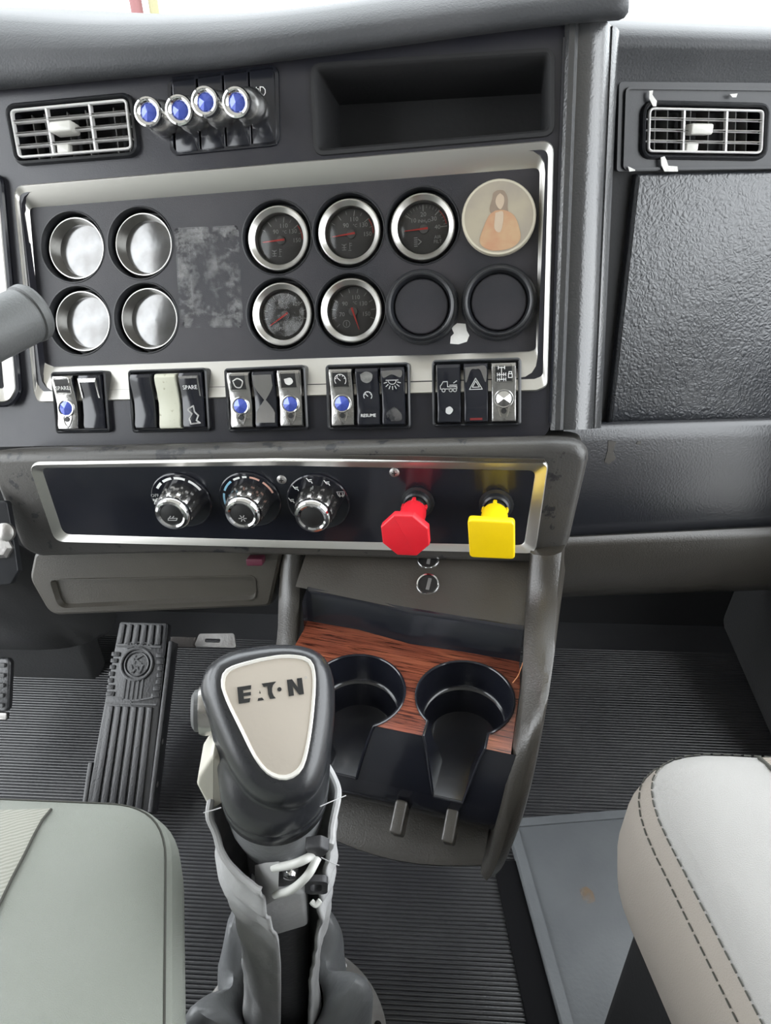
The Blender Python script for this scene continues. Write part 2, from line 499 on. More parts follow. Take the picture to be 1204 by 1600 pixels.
side('wall_left', XL - .02, 'driver side door frame, open')
side('wall_right', XR + .02, 'passenger side door frame, open')
struct('window_1', loft([[(-1.05, 1.17, .92), (.80, 1.17, .92)], [(-1.05, .98, 1.73), (.80, .98, 1.73)]], closed=False), M['glass'], 'clear windshield above the dashboard', smooth=False)
kick = struct('trim_1', prism(rpoly([(.525, 0), (.80, 0), (.80, .62), (.56, .62)], .03), 0, .40, .02), M['kick'], 'dark grey kick panel at the passenger footwell')
kick.matrix_basis = Matrix(((1, 0, 0, 0), (0, 0, 1, .66), (0, 1, 0, 0), (0, 0, 0, 1)))
gm = mat('yard_concrete', (.34, .335, .32), .9, bump=(2, .3), var=(.6, .4, (.28, .275, .265)))
gr = build('ground', ([(-40, -40, -1.3), (40, -40, -1.3), (40, 60, -1.3), (-40, 60, -1.3)], [(0, 1, 2, 3)]), gm)
tag(gr, 'pale concrete yard outside the truck', 'ground', kind='structure')
for nm, px, m, lab, w in (('post', 213, mat('washed_out_red', (.19, .078, .078), .7, bump=(50, .2)), 'red post outside, seen through the windshield', .064), ('post', 240, mat('washed_out_yellow', (.25, .23, .13), .7, bump=(50, .2)), 'yellow post outside, seen through the windshield', .05)):  # overexposed, washed-out look is put into the paint colours
    p = at(px, 10, 8.0)
    t = thing(nm, (p.x, p.y, -1.3), lab, 'post', 'posts outside the windshield')
    build('shaft', lathe([(w, 0), (w, 2.55), (w * .9, 2.6), (.0, 2.61)], 20), m, t)
    build('foot_plate', box(0, 0, .01, w * 1.5, w * 1.5, .02), M['steel'], t)

# ------------------------------------------------------------------ dashboard body
dash = thing('dashboard', Matrix.Translation(PG.world(0, -.4, -.1)), 'black truck dashboard with grained passenger side and padded top', 'dashboard')
def part(name, vf, m, parent=dash, **k):
    return build(name, vf, m, parent, world=True, **k)
def on(pl, vf):
    return xf(vf, pl.M())
# centre fascia with openings for cubby, vent and lever switches
CUB = rpoly(pix(PG, [(492, 108), (858, 84), (858, 205), (498, 236)]), .006, 4)
VNT = rpoly(pix(PG, [(22, 166), (205, 146), (214, 240), (30, 254)]), .006, 4)
LEV = rpoly(pix(PG, [(268, 130), (430, 108), (432, 222), (272, 238)]), .006, 4)
GAU = rpoly(pix(PG, [(30, 300), (853, 232), (838, 590), (66, 612)]), [.02] * 4, 4)
OUT = rpoly(pix(PG, [(-90, 150), (480, 86), (884, 34), (862, 660), (852, 682), (-90, 700)]), [0, 0, .005, .01, .01, 0], 4)
part('center_fascia', on(PG, holed(OUT, [CUB, VNT, LEV, GAU], 0, .012)), M['fascia'], sharp=30)
# cubby recess: raised lip, walls and floor of the pocket
ci = inset(CUB, .001)
part('cubby', on(PG, loft([z3(inset(CUB, -.005), 0), z3(inset(CUB, -.0045), .0022), z3(inset(CUB, -.001), .0026), z3(inset(CUB, .0015), 0), z3(inset(CUB, .0035), -.03), z3(inset(CUB, .005), -.08)], cap1=True)), M['dark'], sharp=50)
part('switch_recess', on(PG, loft([z3(inset(LEV, -.004), 0), z3(inset(LEV, -.0035), .002), z3(inset(LEV, .0), .002), z3(inset(LEV, .0015), -.004)], cap1=True)), M['gloss'], sharp=30)
# narrow trim ridge and rounded end pillar
TOPR, BOTR = (884, 30), (862, 668)
def pillar(prof, y0, y1, x0, x1):
    rows = []
    for k in range(13):
        q = k / 12
        b = PG.hit(x0 + (x1 - x0) * q, y0 + (y1 - y0) * q)
        rows.append([b + PG.u * a + PG.n * c for a, c in prof])
    return loft(rows, closed=False)
prof = [(-.002, -.01), (-.001, .002), (.003, .006), (.008, .006), (.010, .003), (.011, .002), (.018, .0035), (.026, .002), (.034, -.004), (.039, -.012), (.0415, -.018), (.0425, -.017), (.047, -.022), (.050, -.030), (.051, -.045), (.051, -.20)]
part('end_pillar', pillar(prof, 34, 672, 884, 861), M['pillar'], sharp=35)
part('trim_ridge', pillar([(-.0035, 0), (-.003, .003), (-.001, .0035), (0, .003), (.0005, 0)], 60, 660, 884, 862), M['gloss'])
# padded brow along the top, from the fascia over to the windshield
sil = catmull([(-120, 16), (0, 22), (150, 31), (330, 28), (480, 14), (600, -3), (760, -24), (900, -40), (962, -46)], 5)
fas = catmull([(-120, 152), (0, 142), (150, 128), (330, 110), (480, 92), (600, 76), (760, 54), (900, 38), (966, 32)], 5)
rows = []
for s_, f_ in zip(sil, fas):
    r_ = []
    for h, q in ((-.012, 1.0), (.004, .99), (.014, .93), (.021, .82), (.024, .66), (.022, .45), (.014, .25), (.0, .08), (-.02, 0.0)):
        r_.append(PG.hit(s_.x + (f_.x - s_.x) * q, s_.y + (f_.y - s_.y) * q, h))
    e = r_[-1]
    r_.append(e + Vector((.0, .05, .001)))
    r_.append(Vector((e.x, 1.16, e.z - .004)))
    rows.append(r_)
last = rows[-1]
c = sum(last[:9], Vector()) / 9
for sc_, dx in ((.92, .005), (.65, .009), (.02, .010)):
    rows.append([c.lerp(p, sc_) + PG.u * dx for p in last[:9]] + [p + PG.u * dx for p in last[9:]])
part('top_pad', loft(rows, closed=False), M['pad'], sharp=60)
# climate housing: rounded shelf that stands out below the fascia
hout = rpoly(pix(PH, [(-18, 720), (300, 712), (860, 702), (914, 706), (878, 862), (852, 878), (640, 872), (300, 862), (60, 868), (36, 856)]), [.01, .03, .03, .02, .03, .02, .05, .05, .02, .02], 5)
def sink(o_, k):       # the shelf falls away towards the fascia
    ym = PH.uv(450, 800)[1]; yt = PH.uv(450, 705)[1]
    return [(x, y - k * max(0, (y - ym) / (yt - ym))) for x, y in o_]
hr = [z3(sink(inset(hout, -.006), .036), -.10), z3(sink(inset(hout, -.006), .022), -.06), z3(sink(inset(hout, -.006), .008), -.03), z3(sink(inset(hout, -.006), .001), -.014), z3(inset(hout, -.004), -.006), z3(inset(hout, -.001), -.0015), z3(inset(hout, .003), 0)]
part('climate_housing', on(PH, loft(hr, cap1=True)), M['worn'], sharp=50)
# passenger side: padded top, vent surround, grained panel, bolster, lower skirt
def pband(name, ys, m, x0=930, x1=1330, **k):
    """ys = list of (pixel y at x=960, at x=1204, height above the plane)"""
    rows = []
    for ya, yb, h in ys:
        r_ = []
        for j in range(9):
            x = x0 + (x1 - x0) * j / 8
            y = ya + (yb - ya) * (x - 960) / 244
            r_.append(PP.hit(x, y, h))
        rows.append(r_)
    return rows
top = pband('', [(150, 152, -.004), (135, 137, .0), (118, 120, .004), (92, 96, .010), (76, 80, .016), (66, 72, .018), (54, 62, .014), (44, 53, .004), (37, 46, -.02)], None)
e = top[-1]
top.append([p + Vector((0, .06, 0)) for p in e]); top.append([Vector((p.x, 1.16, p.z - .004)) for p in e])
part('passenger_top_pad', loft(top, closed=False), M['pad'], sharp=60)
VP = rpoly(pix(PP, [(1008, 160), (1194, 165), (1192, 246), (1004, 244)]), .006, 4)
VO = rpoly(pix(PP, [(966, 128), (1330, 131), (1330, 262), (962, 268)]), .004, 4)
part('vent_surround', on(PP, holed(VO, [VP], .002, .03)), M['semi'], sharp=30)
VB = rpoly(pix(PP, [(974, 136), (1330, 140), (1330, 262), (970, 266)]), .006, 4)
part('vent_surround_rim', on(PP, frame(VB, inset(VB, .0025), 0, .006)), M['semi'])
gp = rpoly(pix(PP, [(991, 272), (1340, 264), (1340, 656), (948, 661)]), [.003, .0, .0, .003], 4)
part('grained_panel', on(PP, prism(gp, -.012, .006, .004)), M['vinyl'], sharp=50)
part('panel_backing', on(PP, flat(pix(PP, [(930, 250), (1340, 250), (1340, 680), (900, 680)]), -.006)), M['dark'])
bol = pband('', [(666, 660, .0), (661, 655, .008), (659, 653, .015), (659, 653, .021), (661, 655, .0255), (665, 659, .0285), (672, 666, .0300), (690, 684, .0305), (760, 752, .029), (836, 824, .027), (842, 830, .024), (844, 832, .01)], None, 880)
part('lower_bolster', loft(bol, closed=False), M['bolster'], sharp=60)
sk = pband('', [(838, 826, .015), (835, 823, .028), (834, 822, .034), (836, 824, .0385), (841, 829, .041), (852, 840, .041), (890, 880, .032), (916, 908, .020), (926, 918, .0), (930, 922, -.14)], None, 860)
part('lower_skirt', loft(sk, closed=False), M['brown'], sharp=50)
# worn patches on the bolster and the shelf
def patch(name, pl, pts, m, h, parent=dash):
    return part(name, on(pl, flat(pix(pl, pts, h), h)), m, parent)

bol_bvh = BVHTree.FromPolygons([tuple(v) for v in loft(bol, closed=False)[0]], loft(bol, closed=False)[1])
for pts in ([(950, 688), (962, 690), (958, 706), (962, 716), (951, 725), (944, 722), (949, 704)], [(996, 689), (1001, 690), (1000, 694), (994, 694)]):
    q = []
    for x, y in pts:
        h = bol_bvh.ray_cast(EYE, ray(x, y).normalized())
        if h[0] is not None: q.append(h[0] - ray(x, y).normalized() * .0008)
    if len(q) == len(pts): part('wear_patch', (q, [tuple(range(len(q)))]), M['brown'])

# ------------------------------------------------------------------ gauge panel: dished silver bezel and black plate
D = -.011
bo = rpoly(pix(PG, [(22, 292), (863, 221), (853, 603), (838, 609), (60, 627), (54, 612)], .003), [.012, .010, .012, .008, .008, .012], 6)
bi = rpoly(pix(PG, [(46, 325), (843, 262), (837, 546), (826, 549), (84, 573), (66, 566)], D), [.005, .006, .008, .006, .006, .010], 6)
bz = thing('instrument_cluster', PG.M(PG.hit(440, 590)), 'black gauge board in a satin silver dished surround', 'instrument cluster')
part('surround', on(PG, loft([z3(inset(bo, -.0012), 0), z3(inset(bo, -.0012), .003), z3(bo, .0042), z3(inset(bo, .0014), .0034), z3(inset(bi, -.0012), D + .0012), z3(bi, D)])), M['silver'], bz, sharp=35)
GAUGES = {(119, 388): 1, (224, 382): 1, (129, 502): 1, (233, 498): 1, (434, 372): 0, (545, 362): 0, (660, 354): 0, (440, 491): 0, (548, 485): 0}
SINK = {1: .024, 0: .0165}; TOPZ = {1: .0166, 0: .0130}
def gauge_axis(px, py, kind):
    return PG.loc(PG.hit(px, py, D - SINK[kind] + TOPZ[kind]))
holes_ = [circle(.0358, 40, gauge_axis(x, y, k).x, gauge_axis(x, y, k).y) for (x, y), k in GAUGES.items()]
part('gauge_plate', on(PG, holed(inset(bi, -.001), holes_, D, .004)), M['plate'], bz, sharp=30)
rs = rpoly(pix(PG, [(272, 356), (372, 352), (380, 512), (282, 512)], D), .004, 3)
part('adhesive_mark', on(PG, frame(rs, inset(rs, .016), D, D + .0002)), M['residue'], bz, label='faint rectangular glue mark')
part('adhesive_haze', on(PG, flat(inset(rs, .002), D + .0004)), M['residue'], bz)
random.seed(3)
fx = [(705, 512), (714, 505), (727, 506), (729, 517), (733, 524), (729, 534), (716, 538), (703, 537), (704, 526), (709, 521)]
part('paint_chip', on(PG, prism([(a, b) for a, b in pix(PG, fx, D)], D, D + .0005)), M['flake'], bz, label='white patch of torn sticker')

BEZ = [(.0350, -.001), (.0350, .004), (.0345, .0065), (.0335, .0075), (.0325, .0070), (.0322, .0060)]
RING = [(.0322, .004), (.0322, .0110), (.0314, .0128), (.0302, .0130), (.0258, .0095), (.0252, .0080), (.0248, .0005)]
RINGD = [(.0322, .004), (.0322, .0150), (.0316, .0166), (.0306, .0166), (.0278, .0046), (.0272, .0030), (.0268, .0005)]
def gauge(px, py, label, kind, tilt=0):
    a = gauge_axis(px, py, kind)
    p = PG.world(a.x, a.y, D - SINK[kind])
    s_ = SINK[kind]
    t = thing('gauge', PG.M(p) @ Matrix.Rotation(R(tilt), 4, 'Y'), label, 'gauge', 'gauges in the silver surround')
    build('socket', lathe([(.0374, s_ + .0001), (.0370, s_ + .0008), (.0362, s_ + .0009), (.0356, s_), (.0354, -.001), (.0300, -.002)], 44), M['semi'], t, sharp=50)
    build('ring', lathe(RINGD if kind else RING, 48), M['ringed'], t, sharp=25)
    build('dial', lathe([(0, .0012), (.0250, .0012)], 40), M['dial'], t)
    return t
def lens(t, worn=False):
    if worn: prof = [(0, .0036), (.014, .0034), (.0274, .0026)]
    else: prof = [(0, .0062), (.008, .0060), (.016, .0053), (.022, .0042), (.0246, .0034)]
    build('lens', lathe(prof, 32), M['lensworn'] if worn else M['lens'], t)
def pol(r, a): return (r * math.cos(R(a)), r * math.sin(R(a)))
def ticks(angs, r0, r1): return [[pol(r0, a), pol(r1, a)] for a in angs]
Z = .0016
def needle(t, ang):
    a = R(ang); c, s = math.cos(a), math.sin(a)
    pts = [(.004, .0011), (.004, -.0011), (-.0195, -.0003), (-.0195, .0003)]
    ro = [(x * c - y * s, x * s + y * c) for x, y in pts]
    build('needle', prism(ro, .0030, .0036), M['needle'], t)
    build('hub', lathe([(.0046, .0014), (.0046, .0028), (.004, .0032), (0, .0033)], 24), M['hub'], t)
def thermo(x, y, s):
    L = [[(x - s, y + s * .8), (x - s, y - s * .8)], [(x - 1.7 * s, y + .9 * s), (x - s, y + .4 * s), (x - .3 * s, y + .9 * s)], [(x - 1.6 * s, y - .1 * s), (x - .4 * s, y - .1 * s)], [(x - 1.6 * s, y - .8 * s), (x - .4 * s, y - .8 * s)]]
    L += [[(x + .7 * s, y + 1.2 * s), (x + .7 * s, y - .7 * s)], [(x + .7 * s, y + 1 * s), (x + 1.3 * s, y + 1 * s)], [(x + .7 * s, y + .4 * s), (x + 1.3 * s, y + .4 * s)], [(x + .3 * s, y - 1 * s), (x + 1.1 * s, y - 1 * s)]]
    return L
def temp_dial(t, px):
    m = [text('90', .0062, -.0055, .0085, Z), text('110', .0062, .0030, .0140, Z), text('130', .0062, .0125, .0080, Z), text('150', .0060, .0165, -.0010, Z), text('\u00b0C', .0042, .0040, .0078, Z)]
    m.append(strokes(ticks([126, 80, 38], .0175, .0228), .0007, Z, 0))
    m.append(strokes(ticks([150, 103, 60, 16], .0195, .0228), .0004, Z, 0))
    m.append(strokes(thermo(-.0045, -.0125, .0034), .0006, Z, 0))
    build('dial_print', join(*m), M['dimwhite'], t, smooth=False)
    build('red_band', strokes([[pol(.0225, a) for a in range(36, -6, -6)]], .0008, Z, 0), M['needle'], t, smooth=False)

# worn, hazy lenses reflecting the daylight
M['lensworn'] = mat('hazy_gauge_lens', (.22, .22, .22), .13, .75, bump=(30, .2), var=(45, .7, (.13, .125, .12)))
left = [((119, 388), 'left-hand hazy lensed gauge of the upper row beside the column stalk'),
        ((224, 382), 'second gauge from the left in the upper row, its hazy lens blown out by glare'),
        ((129, 502), 'left-hand hazy lensed gauge of the lower row beside the column stalk'),
        ((233, 498), 'second gauge from the left in the lower row with scratched bright lens')]
for i, ((x, y), lab) in enumerate(left):
    t = gauge(x, y, lab, 1)
    lens(t, True)
t = gauge(434, 372, 'upper axle temperature gauge left of its twin, reading 90 to 150', 0); temp_dial(t, 0); needle(t, 4); lens(t)
t = gauge(545, 362, 'upper axle temperature gauge above the gauge with a downward needle', 0); temp_dial(t, 0); needle(t, 6); lens(t)
t = gauge(660, 354, 'upper air filter gauge marked 10 to 40, left of the portrait disc', 0)
m = [text('10', .0060, -.0105, .0085, Z), text('20', .0062, -.0005, .0138, Z), text('30', .0060, .0100, .0090, Z), text('40', .0060, .0135, .0010, Z), text('INH\u2082O', .0044, .0005, .0076, Z), text('AIR', .0046, .0135, -.0085, Z), text('FILT', .0046, .0135, -.0128, Z)]
m.append(strokes(ticks([142, 92, 48, 4], .0170, .0230), .0008, Z, 0)); m.append(strokes(ticks(range(10, 150, 9), .0200, .0230), .0004, Z, 0))
m.append(strokes([[(-.010, y), (-.007, y)] for y in (-.008, -.010, -.012, -.014, -.016)] + [[(-.006, -.0095), (-.003, -.012), (-.006, -.0145)]], .0009, Z, 0))
build('dial_print', join(*m), M['dimwhite'], t, smooth=False)
build('red_band', strokes([[pol(.0226, a) for a in range(46, 6, -6)]], .0008, Z, 0), M['needle'], t, smooth=False)
needle(t, 4); lens(t)
t = gauge(440, 491, 'lower scratched pressure gauge below the left axle temperature gauge', 0)
m = [text('80', .0058, -.004, .013, Z), text('120', .0058, .0125, .0110, Z), text('150', .0052, .0165, -.0035, Z), text('PSI', .0046, -.0045, -.0135, Z), strokes(ticks(range(-10, 200, 22), .0195, .0230), .0006, Z, 0)]
build('dial_print', join(*m), M['dimwhite'], t, smooth=False); needle(t, 32); lens(t)
build('scratches', flat(circle(.022, 24), .0066), M['residue'], t)
t = gauge(548, 485, 'lower oil temperature gauge with its red needle pointing downward', 0)
m = [text('130', .0060, .0105, .0075, Z), text('150', .0060, .0135, -.0030, Z), text('110', .0060, .0030, .0140, Z), text('90', .0060, -.0085, .0080, Z), text('\u00b0C', .0042, .0020, .0085, Z), text('70', .0060, -.0120, -.0025, Z)]
m.append(strokes(ticks(range(-20, 230, 24), .0190, .0230), .0006, Z, 0)); m.append(strokes([[(-.0075 + .0035 * math.cos(a * PI / 8), -.012 + .0035 * math.sin(a * PI / 8)) for a in range(17)], [(-.0075, -.010), (-.0075, -.014)]], .0006, Z, 0))
build('dial_print', join(*m), M['dimwhite'], t, smooth=False); needle(t, 108); lens(t)
# two black blanks
for (x, y), lab in (((659, 480), 'black blank gauge cover below the air filter gauge'), ((779, 473), 'black blank gauge cover below the portrait disc')):
    t = thing('gauge_blank', PG.M(PG.hit(x, y, D)), lab, 'gauge cover', 'blank gauge covers')
    build('rim', lathe([(.0365, 0), (.0365, .003), (.0350, .0050), (.0332, .0052), (.0325, .0110), (.0312, .0122), (.0298, .0115), (.0272, .004)], 44), M['semi'], t, sharp=30)
    build('cap', lathe([(.0272, .002), (.0266, .0062), (.0256, .0070), (.0235, .0072), (0, .0072)], 40), M['plate'], t, sharp=30)
# portrait medallion
M['parch'] = mat('parchment', (.34, .30, .225), .3, coat=.5, var=(30, .7, (.25, .22, .19)), bump=(300, .1))
M['skin'] = mat('faded_skin_print', (.44, .35, .26), .4, bump=(300, .05), var=(80, .4, (.40, .31, .23)))
M['robe'] = mat('faded_robe_print', (.40, .22, .13), .4, bump=(300, .05), var=(70, .7, (.43, .31, .18)))
M['hair'] = mat('faded_hair_print', (.21, .16, .12), .4, bump=(300, .05), var=(80, .5, (.27, .21, .16)))
M['bezel_y'] = mat('yellowed_rim', (.50, .46, .36), .35, bump=(300, .1), var=(40, .5, (.36, .33, .27)))
t = thing('portrait_medallion', PG.M(PG.hit(779, 342, D)), 'round yellowed disc with faded portrait of a long-haired figure in red', 'medallion')
build('disc', lathe([(.0352, 0), (.0352, .006), (.0342, .008), (.0325, .0080)], 44), M['bezel_y'], t)
build('picture', flat(circle(.0326, 40), .0078), M['parch'], t)
def blob(pts): return [(p.x, p.y) for p in catmull([Vector((a, b, 0)) for a, b in pts + pts[:1]], 5)][:-1]
build('hair', flat(blob([(-.001, .0245), (.005, .0235), (.0085, .017), (.0085, .008), (.0095, .001), (.004, .003), (-.006, .003), (-.0085, .008), (-.006, .017), (-.005, .022)]), .0080), M['hair'], t)
build('robe', flat(blob([(-.003, .006), (.005, .006), (.014, .001), (.019, -.010), (.020, -.022), (.010, -.0295), (-.008, -.030), (-.018, -.022), (-.014, -.008), (-.009, .002)]), .0081), M['robe'], t)
build('face', flat(blob([(.0015, .0215), (.005, .018), (.005, .012), (.002, .007), (-.001, .009), (-.003, .014), (-.0015, .019)]), .0083), M['skin'], t)
build('sash', flat(blob([(-.003, .004), (.004, .0045), (.004, -.006), (.001, -.014), (-.004, -.010)]), .0083), M['skin'], t)
M['haze'] = mat('milky_cover', (.5, .47, .4), .25, bump=(300, .05))
nn, ll, bb = nodes_of(M['haze']); bb.inputs['Alpha'].default_value = .42

# ------------------------------------------------------------------ rocker switches
SW, SH = .0246, .0570
def prof_rocker(dz=0):   # (y, z) along the rocker, concave face with a raised top edge
    return [(.0285, .000), (.0285, .0085), (.0275, .0128), (.0245, .0145), (.0190, .0135), (.0090, .0100), (-.0020, .0075), (-.0140, .0078), (-.0240, .0095), (-.0275, .0088), (-.0285, .0060), (-.0285, .000)]
def rocker_solid(w, grow=0.0, z=0.0):
    pf = prof_rocker()
    cols = []
    for x, sh in ((-w / 2, .0016), (-w / 2 + .0006, .0005), (-w / 2 + .0018, 0), (w / 2 - .0018, 0), (w / 2 - .0006, .0005), (w / 2, .0016)):
        cols.append([(x, y * (1 + grow), max(0, zz - sh) + (z if zz > 0 else 0)) for y, zz in pf])
    return loft(cols, True, True)
def zface(y):
    pf = prof_rocker()[2:10]
    for (y0, z0), (y1, z1) in zip(pf[:-1], pf[1:]):
        if y <= y0 and y >= y1: return z0 + (z1 - z0) * (y0 - y) / (y0 - y1)
    return .0145
def drape(vf, lift=.0004):
    out = []
    for v in vf[0]:
        out.append((v[0], v[1], zface(v[1]) + lift + v[2]))
    return out, vf[1]
def subdiv_rect(x0, x1, y0, y1, n=6):
    return loft([[(x0, y0 + (y1 - y0) * i / n, 0), (x1, y0 + (y1 - y0) * i / n, 0)] for i in range(n + 1)], closed=False)
def jewel(t, y, m, r=.0076):
    z = zface(y)
    build('jewel_mount', lathe([(r + .0016, z - .002), (r + .0016, z + .0016), (r + .0010, z + .0024), (r, z + .0022)], 28), M['chrome'], t).location = (0, y, 0)
    n = 10
    V = [(0, 0, z + .0052)] + [(r * math.cos(2 * PI * i / n), r * math.sin(2 * PI * i / n), z + .0018) for i in range(n)]
    build('jewel', (V, [(0, 1 + i, 1 + (i + 1) % n) for i in range(n)]), m, t, smooth=False).location = (0, y, 0)
    zz = zface(y - .0118)
    drop = [(0, .006), (.0052, .004), (.0048, -.002), (.0028, -.0065), (0, -.0095), (-.0028, -.0065), (-.0048, -.002), (-.0052, .004)]
    b = blob(drop)
    build('drop_rim', drape(frame([(p[0], p[1] + y - .0118) for p in b], [(p[0] * .72, p[1] * .72 + y - .0118) for p in b], 0, .0008), .0003), M['chromeworn'], t)
    build('pin_hole', lathe([(0, zz + .0012), (.0026, zz + .0012), (.0026, zz - .001)], 16), M['black'], t).location = (0, y - .0118, 0)
def icon_cruise(s=1.0):
    r = .0052 * s
    L_ = [[(r * math.cos(R(a)), r * math.sin(R(a))) for a in range(-40, 225, 18)], [(0, -.0005), (-.003 * s, .0025 * s)]]
    L_ += [[(r * .75 * math.cos(R(a)), r * .75 * math.sin(R(a))), (r * math.cos(R(a)), r * math.sin(R(a)))] for a in (20, 55, 90, 125, 160)]
    return L_
def icon_truck():
    return [[(-.008, -.003), (.008, -.003), (.008, -.001), (-.001, -.001), (-.001, .004), (-.005, .004), (-.007, .001), (-.008, .0), (-.008, -.003)]] + [[(c + .0016 * math.cos(a * PI / 5), -.0042 + .0016 * math.sin(a * PI / 5)) for a in range(11)] for c in (-.005, .002, .006)] + [[(.001, .0005), (.008, .0005)], [(.005, .0025), (.008, .0045)]]
def icon_hazard():
    T = lambda k: [(0, .006 * k), (.0062 * k, -.0045 * k), (-.0062 * k, -.0045 * k), (0, .006 * k)]
    return [T(1), T(.55)]
def icon_dome():
    L_ = [[(-.006, .003), (.006, .003)], [(.004 * math.cos(R(a)), .003 + .004 * math.sin(R(a))) for a in range(180, 361, 20)]]
    return L_ + [[(.0055 * math.cos(R(a)), .0025 + .0055 * math.sin(R(a))), (.0085 * math.cos(R(a)), .0025 + .0085 * math.sin(R(a)))] for a in range(195, 346, 25)]
def icon_axle():
    L_ = [[(-.002, .006), (-.002, -.006)], [(-.005, .0055), (.001, .0055)], [(-.006, -.001), (.002, -.001)], [(-.006, -.0055), (.002, -.0055)]]
    for y in (-.001, -.0055):
        L_ += [[(-.006, y - .0015), (-.006, y + .0015)], [(-.004, y - .0015), (-.004, y + .0015)], [(0, y - .0015), (0, y + .0015)], [(.002, y - .0015), (.002, y + .0015)]]
    L_ += [[(-.005, .004), (-.005, .007)], [(.001, .004), (.001, .007)], [(.0045, -.004), (.008, -.004), (.008, -.0005), (.0045, -.0005), (.0045, -.004)], [(.005, -.0005), (.005, .0015), (.0075, .0015), (.0075, -.0005)]]
    return L_
def shift(lines, dx, dy): return [[(x + dx, y + dy) for x, y in l] for l in lines]
def chrome_switch(t, legend, jm, lm='white'):
    build('chrome_cover', rocker_solid(SW * .96), M['chromeworn'], t, sharp=30)
    build('cover_edge', drape(strokes([rrect(0, .0175, .0172, .0170, .002) + [rrect(0, .0175, .0172, .0170, .002)[0]]], .0008), .0001), M['chromeworn'], t)
    if legend is not None:
        build('legend_plate', drape(subdiv_rect(-.0078, .0078, .0105, .0245), .0002), M['black'], t)
        if legend: build('legend', drape(legend, .0006), M[lm], t, smooth=False)
    jewel(t, -.0060, jm)
def black_switch(t, m, legend=None, lm='white'):
    build('rocker', rocker_solid(SW * .94), m, t, sharp=30)
    if legend: build('legend', drape(legend, .0004), M[lm], t, smooth=False)
sw = [
 ('A', 110, 629, 'c', 'chrome switch with blue jewel marked SPARE at the left end of the row'),
 ('A', 150, 628, 'k', 'black rocker with chrome upper trim next to the leftmost chrome switch'),
 ('B', 230, 627, 'p', 'plain black rocker left of the cream rocker'),
 ('B', 268, 627, 'w', 'cream aged rocker between two black rockers'),
 ('B', 305, 625, 's', 'black rocker marked SPARE with white scuffs beside the cream rocker'),
 ('C', 380, 625, 'c0', 'chrome switch with blue jewel left of the hourglass rocker'),
 ('C', 418, 624, 'h', 'black rocker with silver hourglass trim between two chrome switches'),
 ('C', 457, 622, 'c1', 'chrome switch with blue jewel right of the hourglass rocker'),
 ('D', 537, 621, 'cc', 'chrome switch with blue jewel and cruise control symbol'),
 ('D', 577, 620, 'r', 'black rocker marked RESUME beside the cruise control switch'),
 ('D', 616, 619, 'd', 'worn black rocker with dome lamp symbol right of the RESUME rocker'),
 ('E', 702, 615, 't', 'black rocker with tractor truck symbol left of the hazard rocker'),
 ('E', 744, 614, 'z', 'black hazard rocker with triangle symbol'),
 ('E', 787, 613, 'x', 'chrome switch with silver jewel and axle lock symbol at the right end of the row'),
]
M['smoke'] = mat('silver_smoke_trim', (.30, .29, .28), .3, .8, bump=(300, .2))
M['amberred'] = mat('dim_red_window', (.20, .03, .03), .3, bump=(300, .05))
HZ = .006
groups = {}
for g, x, y, k, lab in sw: groups.setdefault(g, []).append((x, y))
hl = {'A': 'two-switch housing at the left end of the switch row', 'B': 'three-switch housing around the cream rocker', 'C': 'three-switch housing around the hourglass rocker', 'D': 'three-switch housing around the RESUME rocker', 'E': 'three-switch housing around the hazard rocker at the right end'}
for g, c in groups.items():
    p0, p1 = PG.loc(PG.hit(*c[0])), PG.loc(PG.hit(*c[-1]))
    cx, cy = (p0.x + p1.x) / 2, (p0.y + p1.y) / 2
    w = (p1.x - p0.x) + SW + .0065
    ang = math.atan2(p1.y - p0.y, p1.x - p0.x)
    t = thing('switch_housing', PG.M(PG.world(cx, cy, 0)) @ Matrix.Rotation(ang, 4, 'Z'), 'black ' + hl[g], 'switch housing', 'housings of the switch row')
    o_ = rrect(0, 0, w, SH + .0065, .003)
    build('frame', loft([z3(inset(o_, -.001), -.012), z3(inset(o_, -.001), HZ), z3(inset(o_, .0005), HZ + .0012), z3(inset(o_, .002), HZ), z3(inset(o_, .0024), -.004)], cap1=True), M['semi'], t, sharp=30)
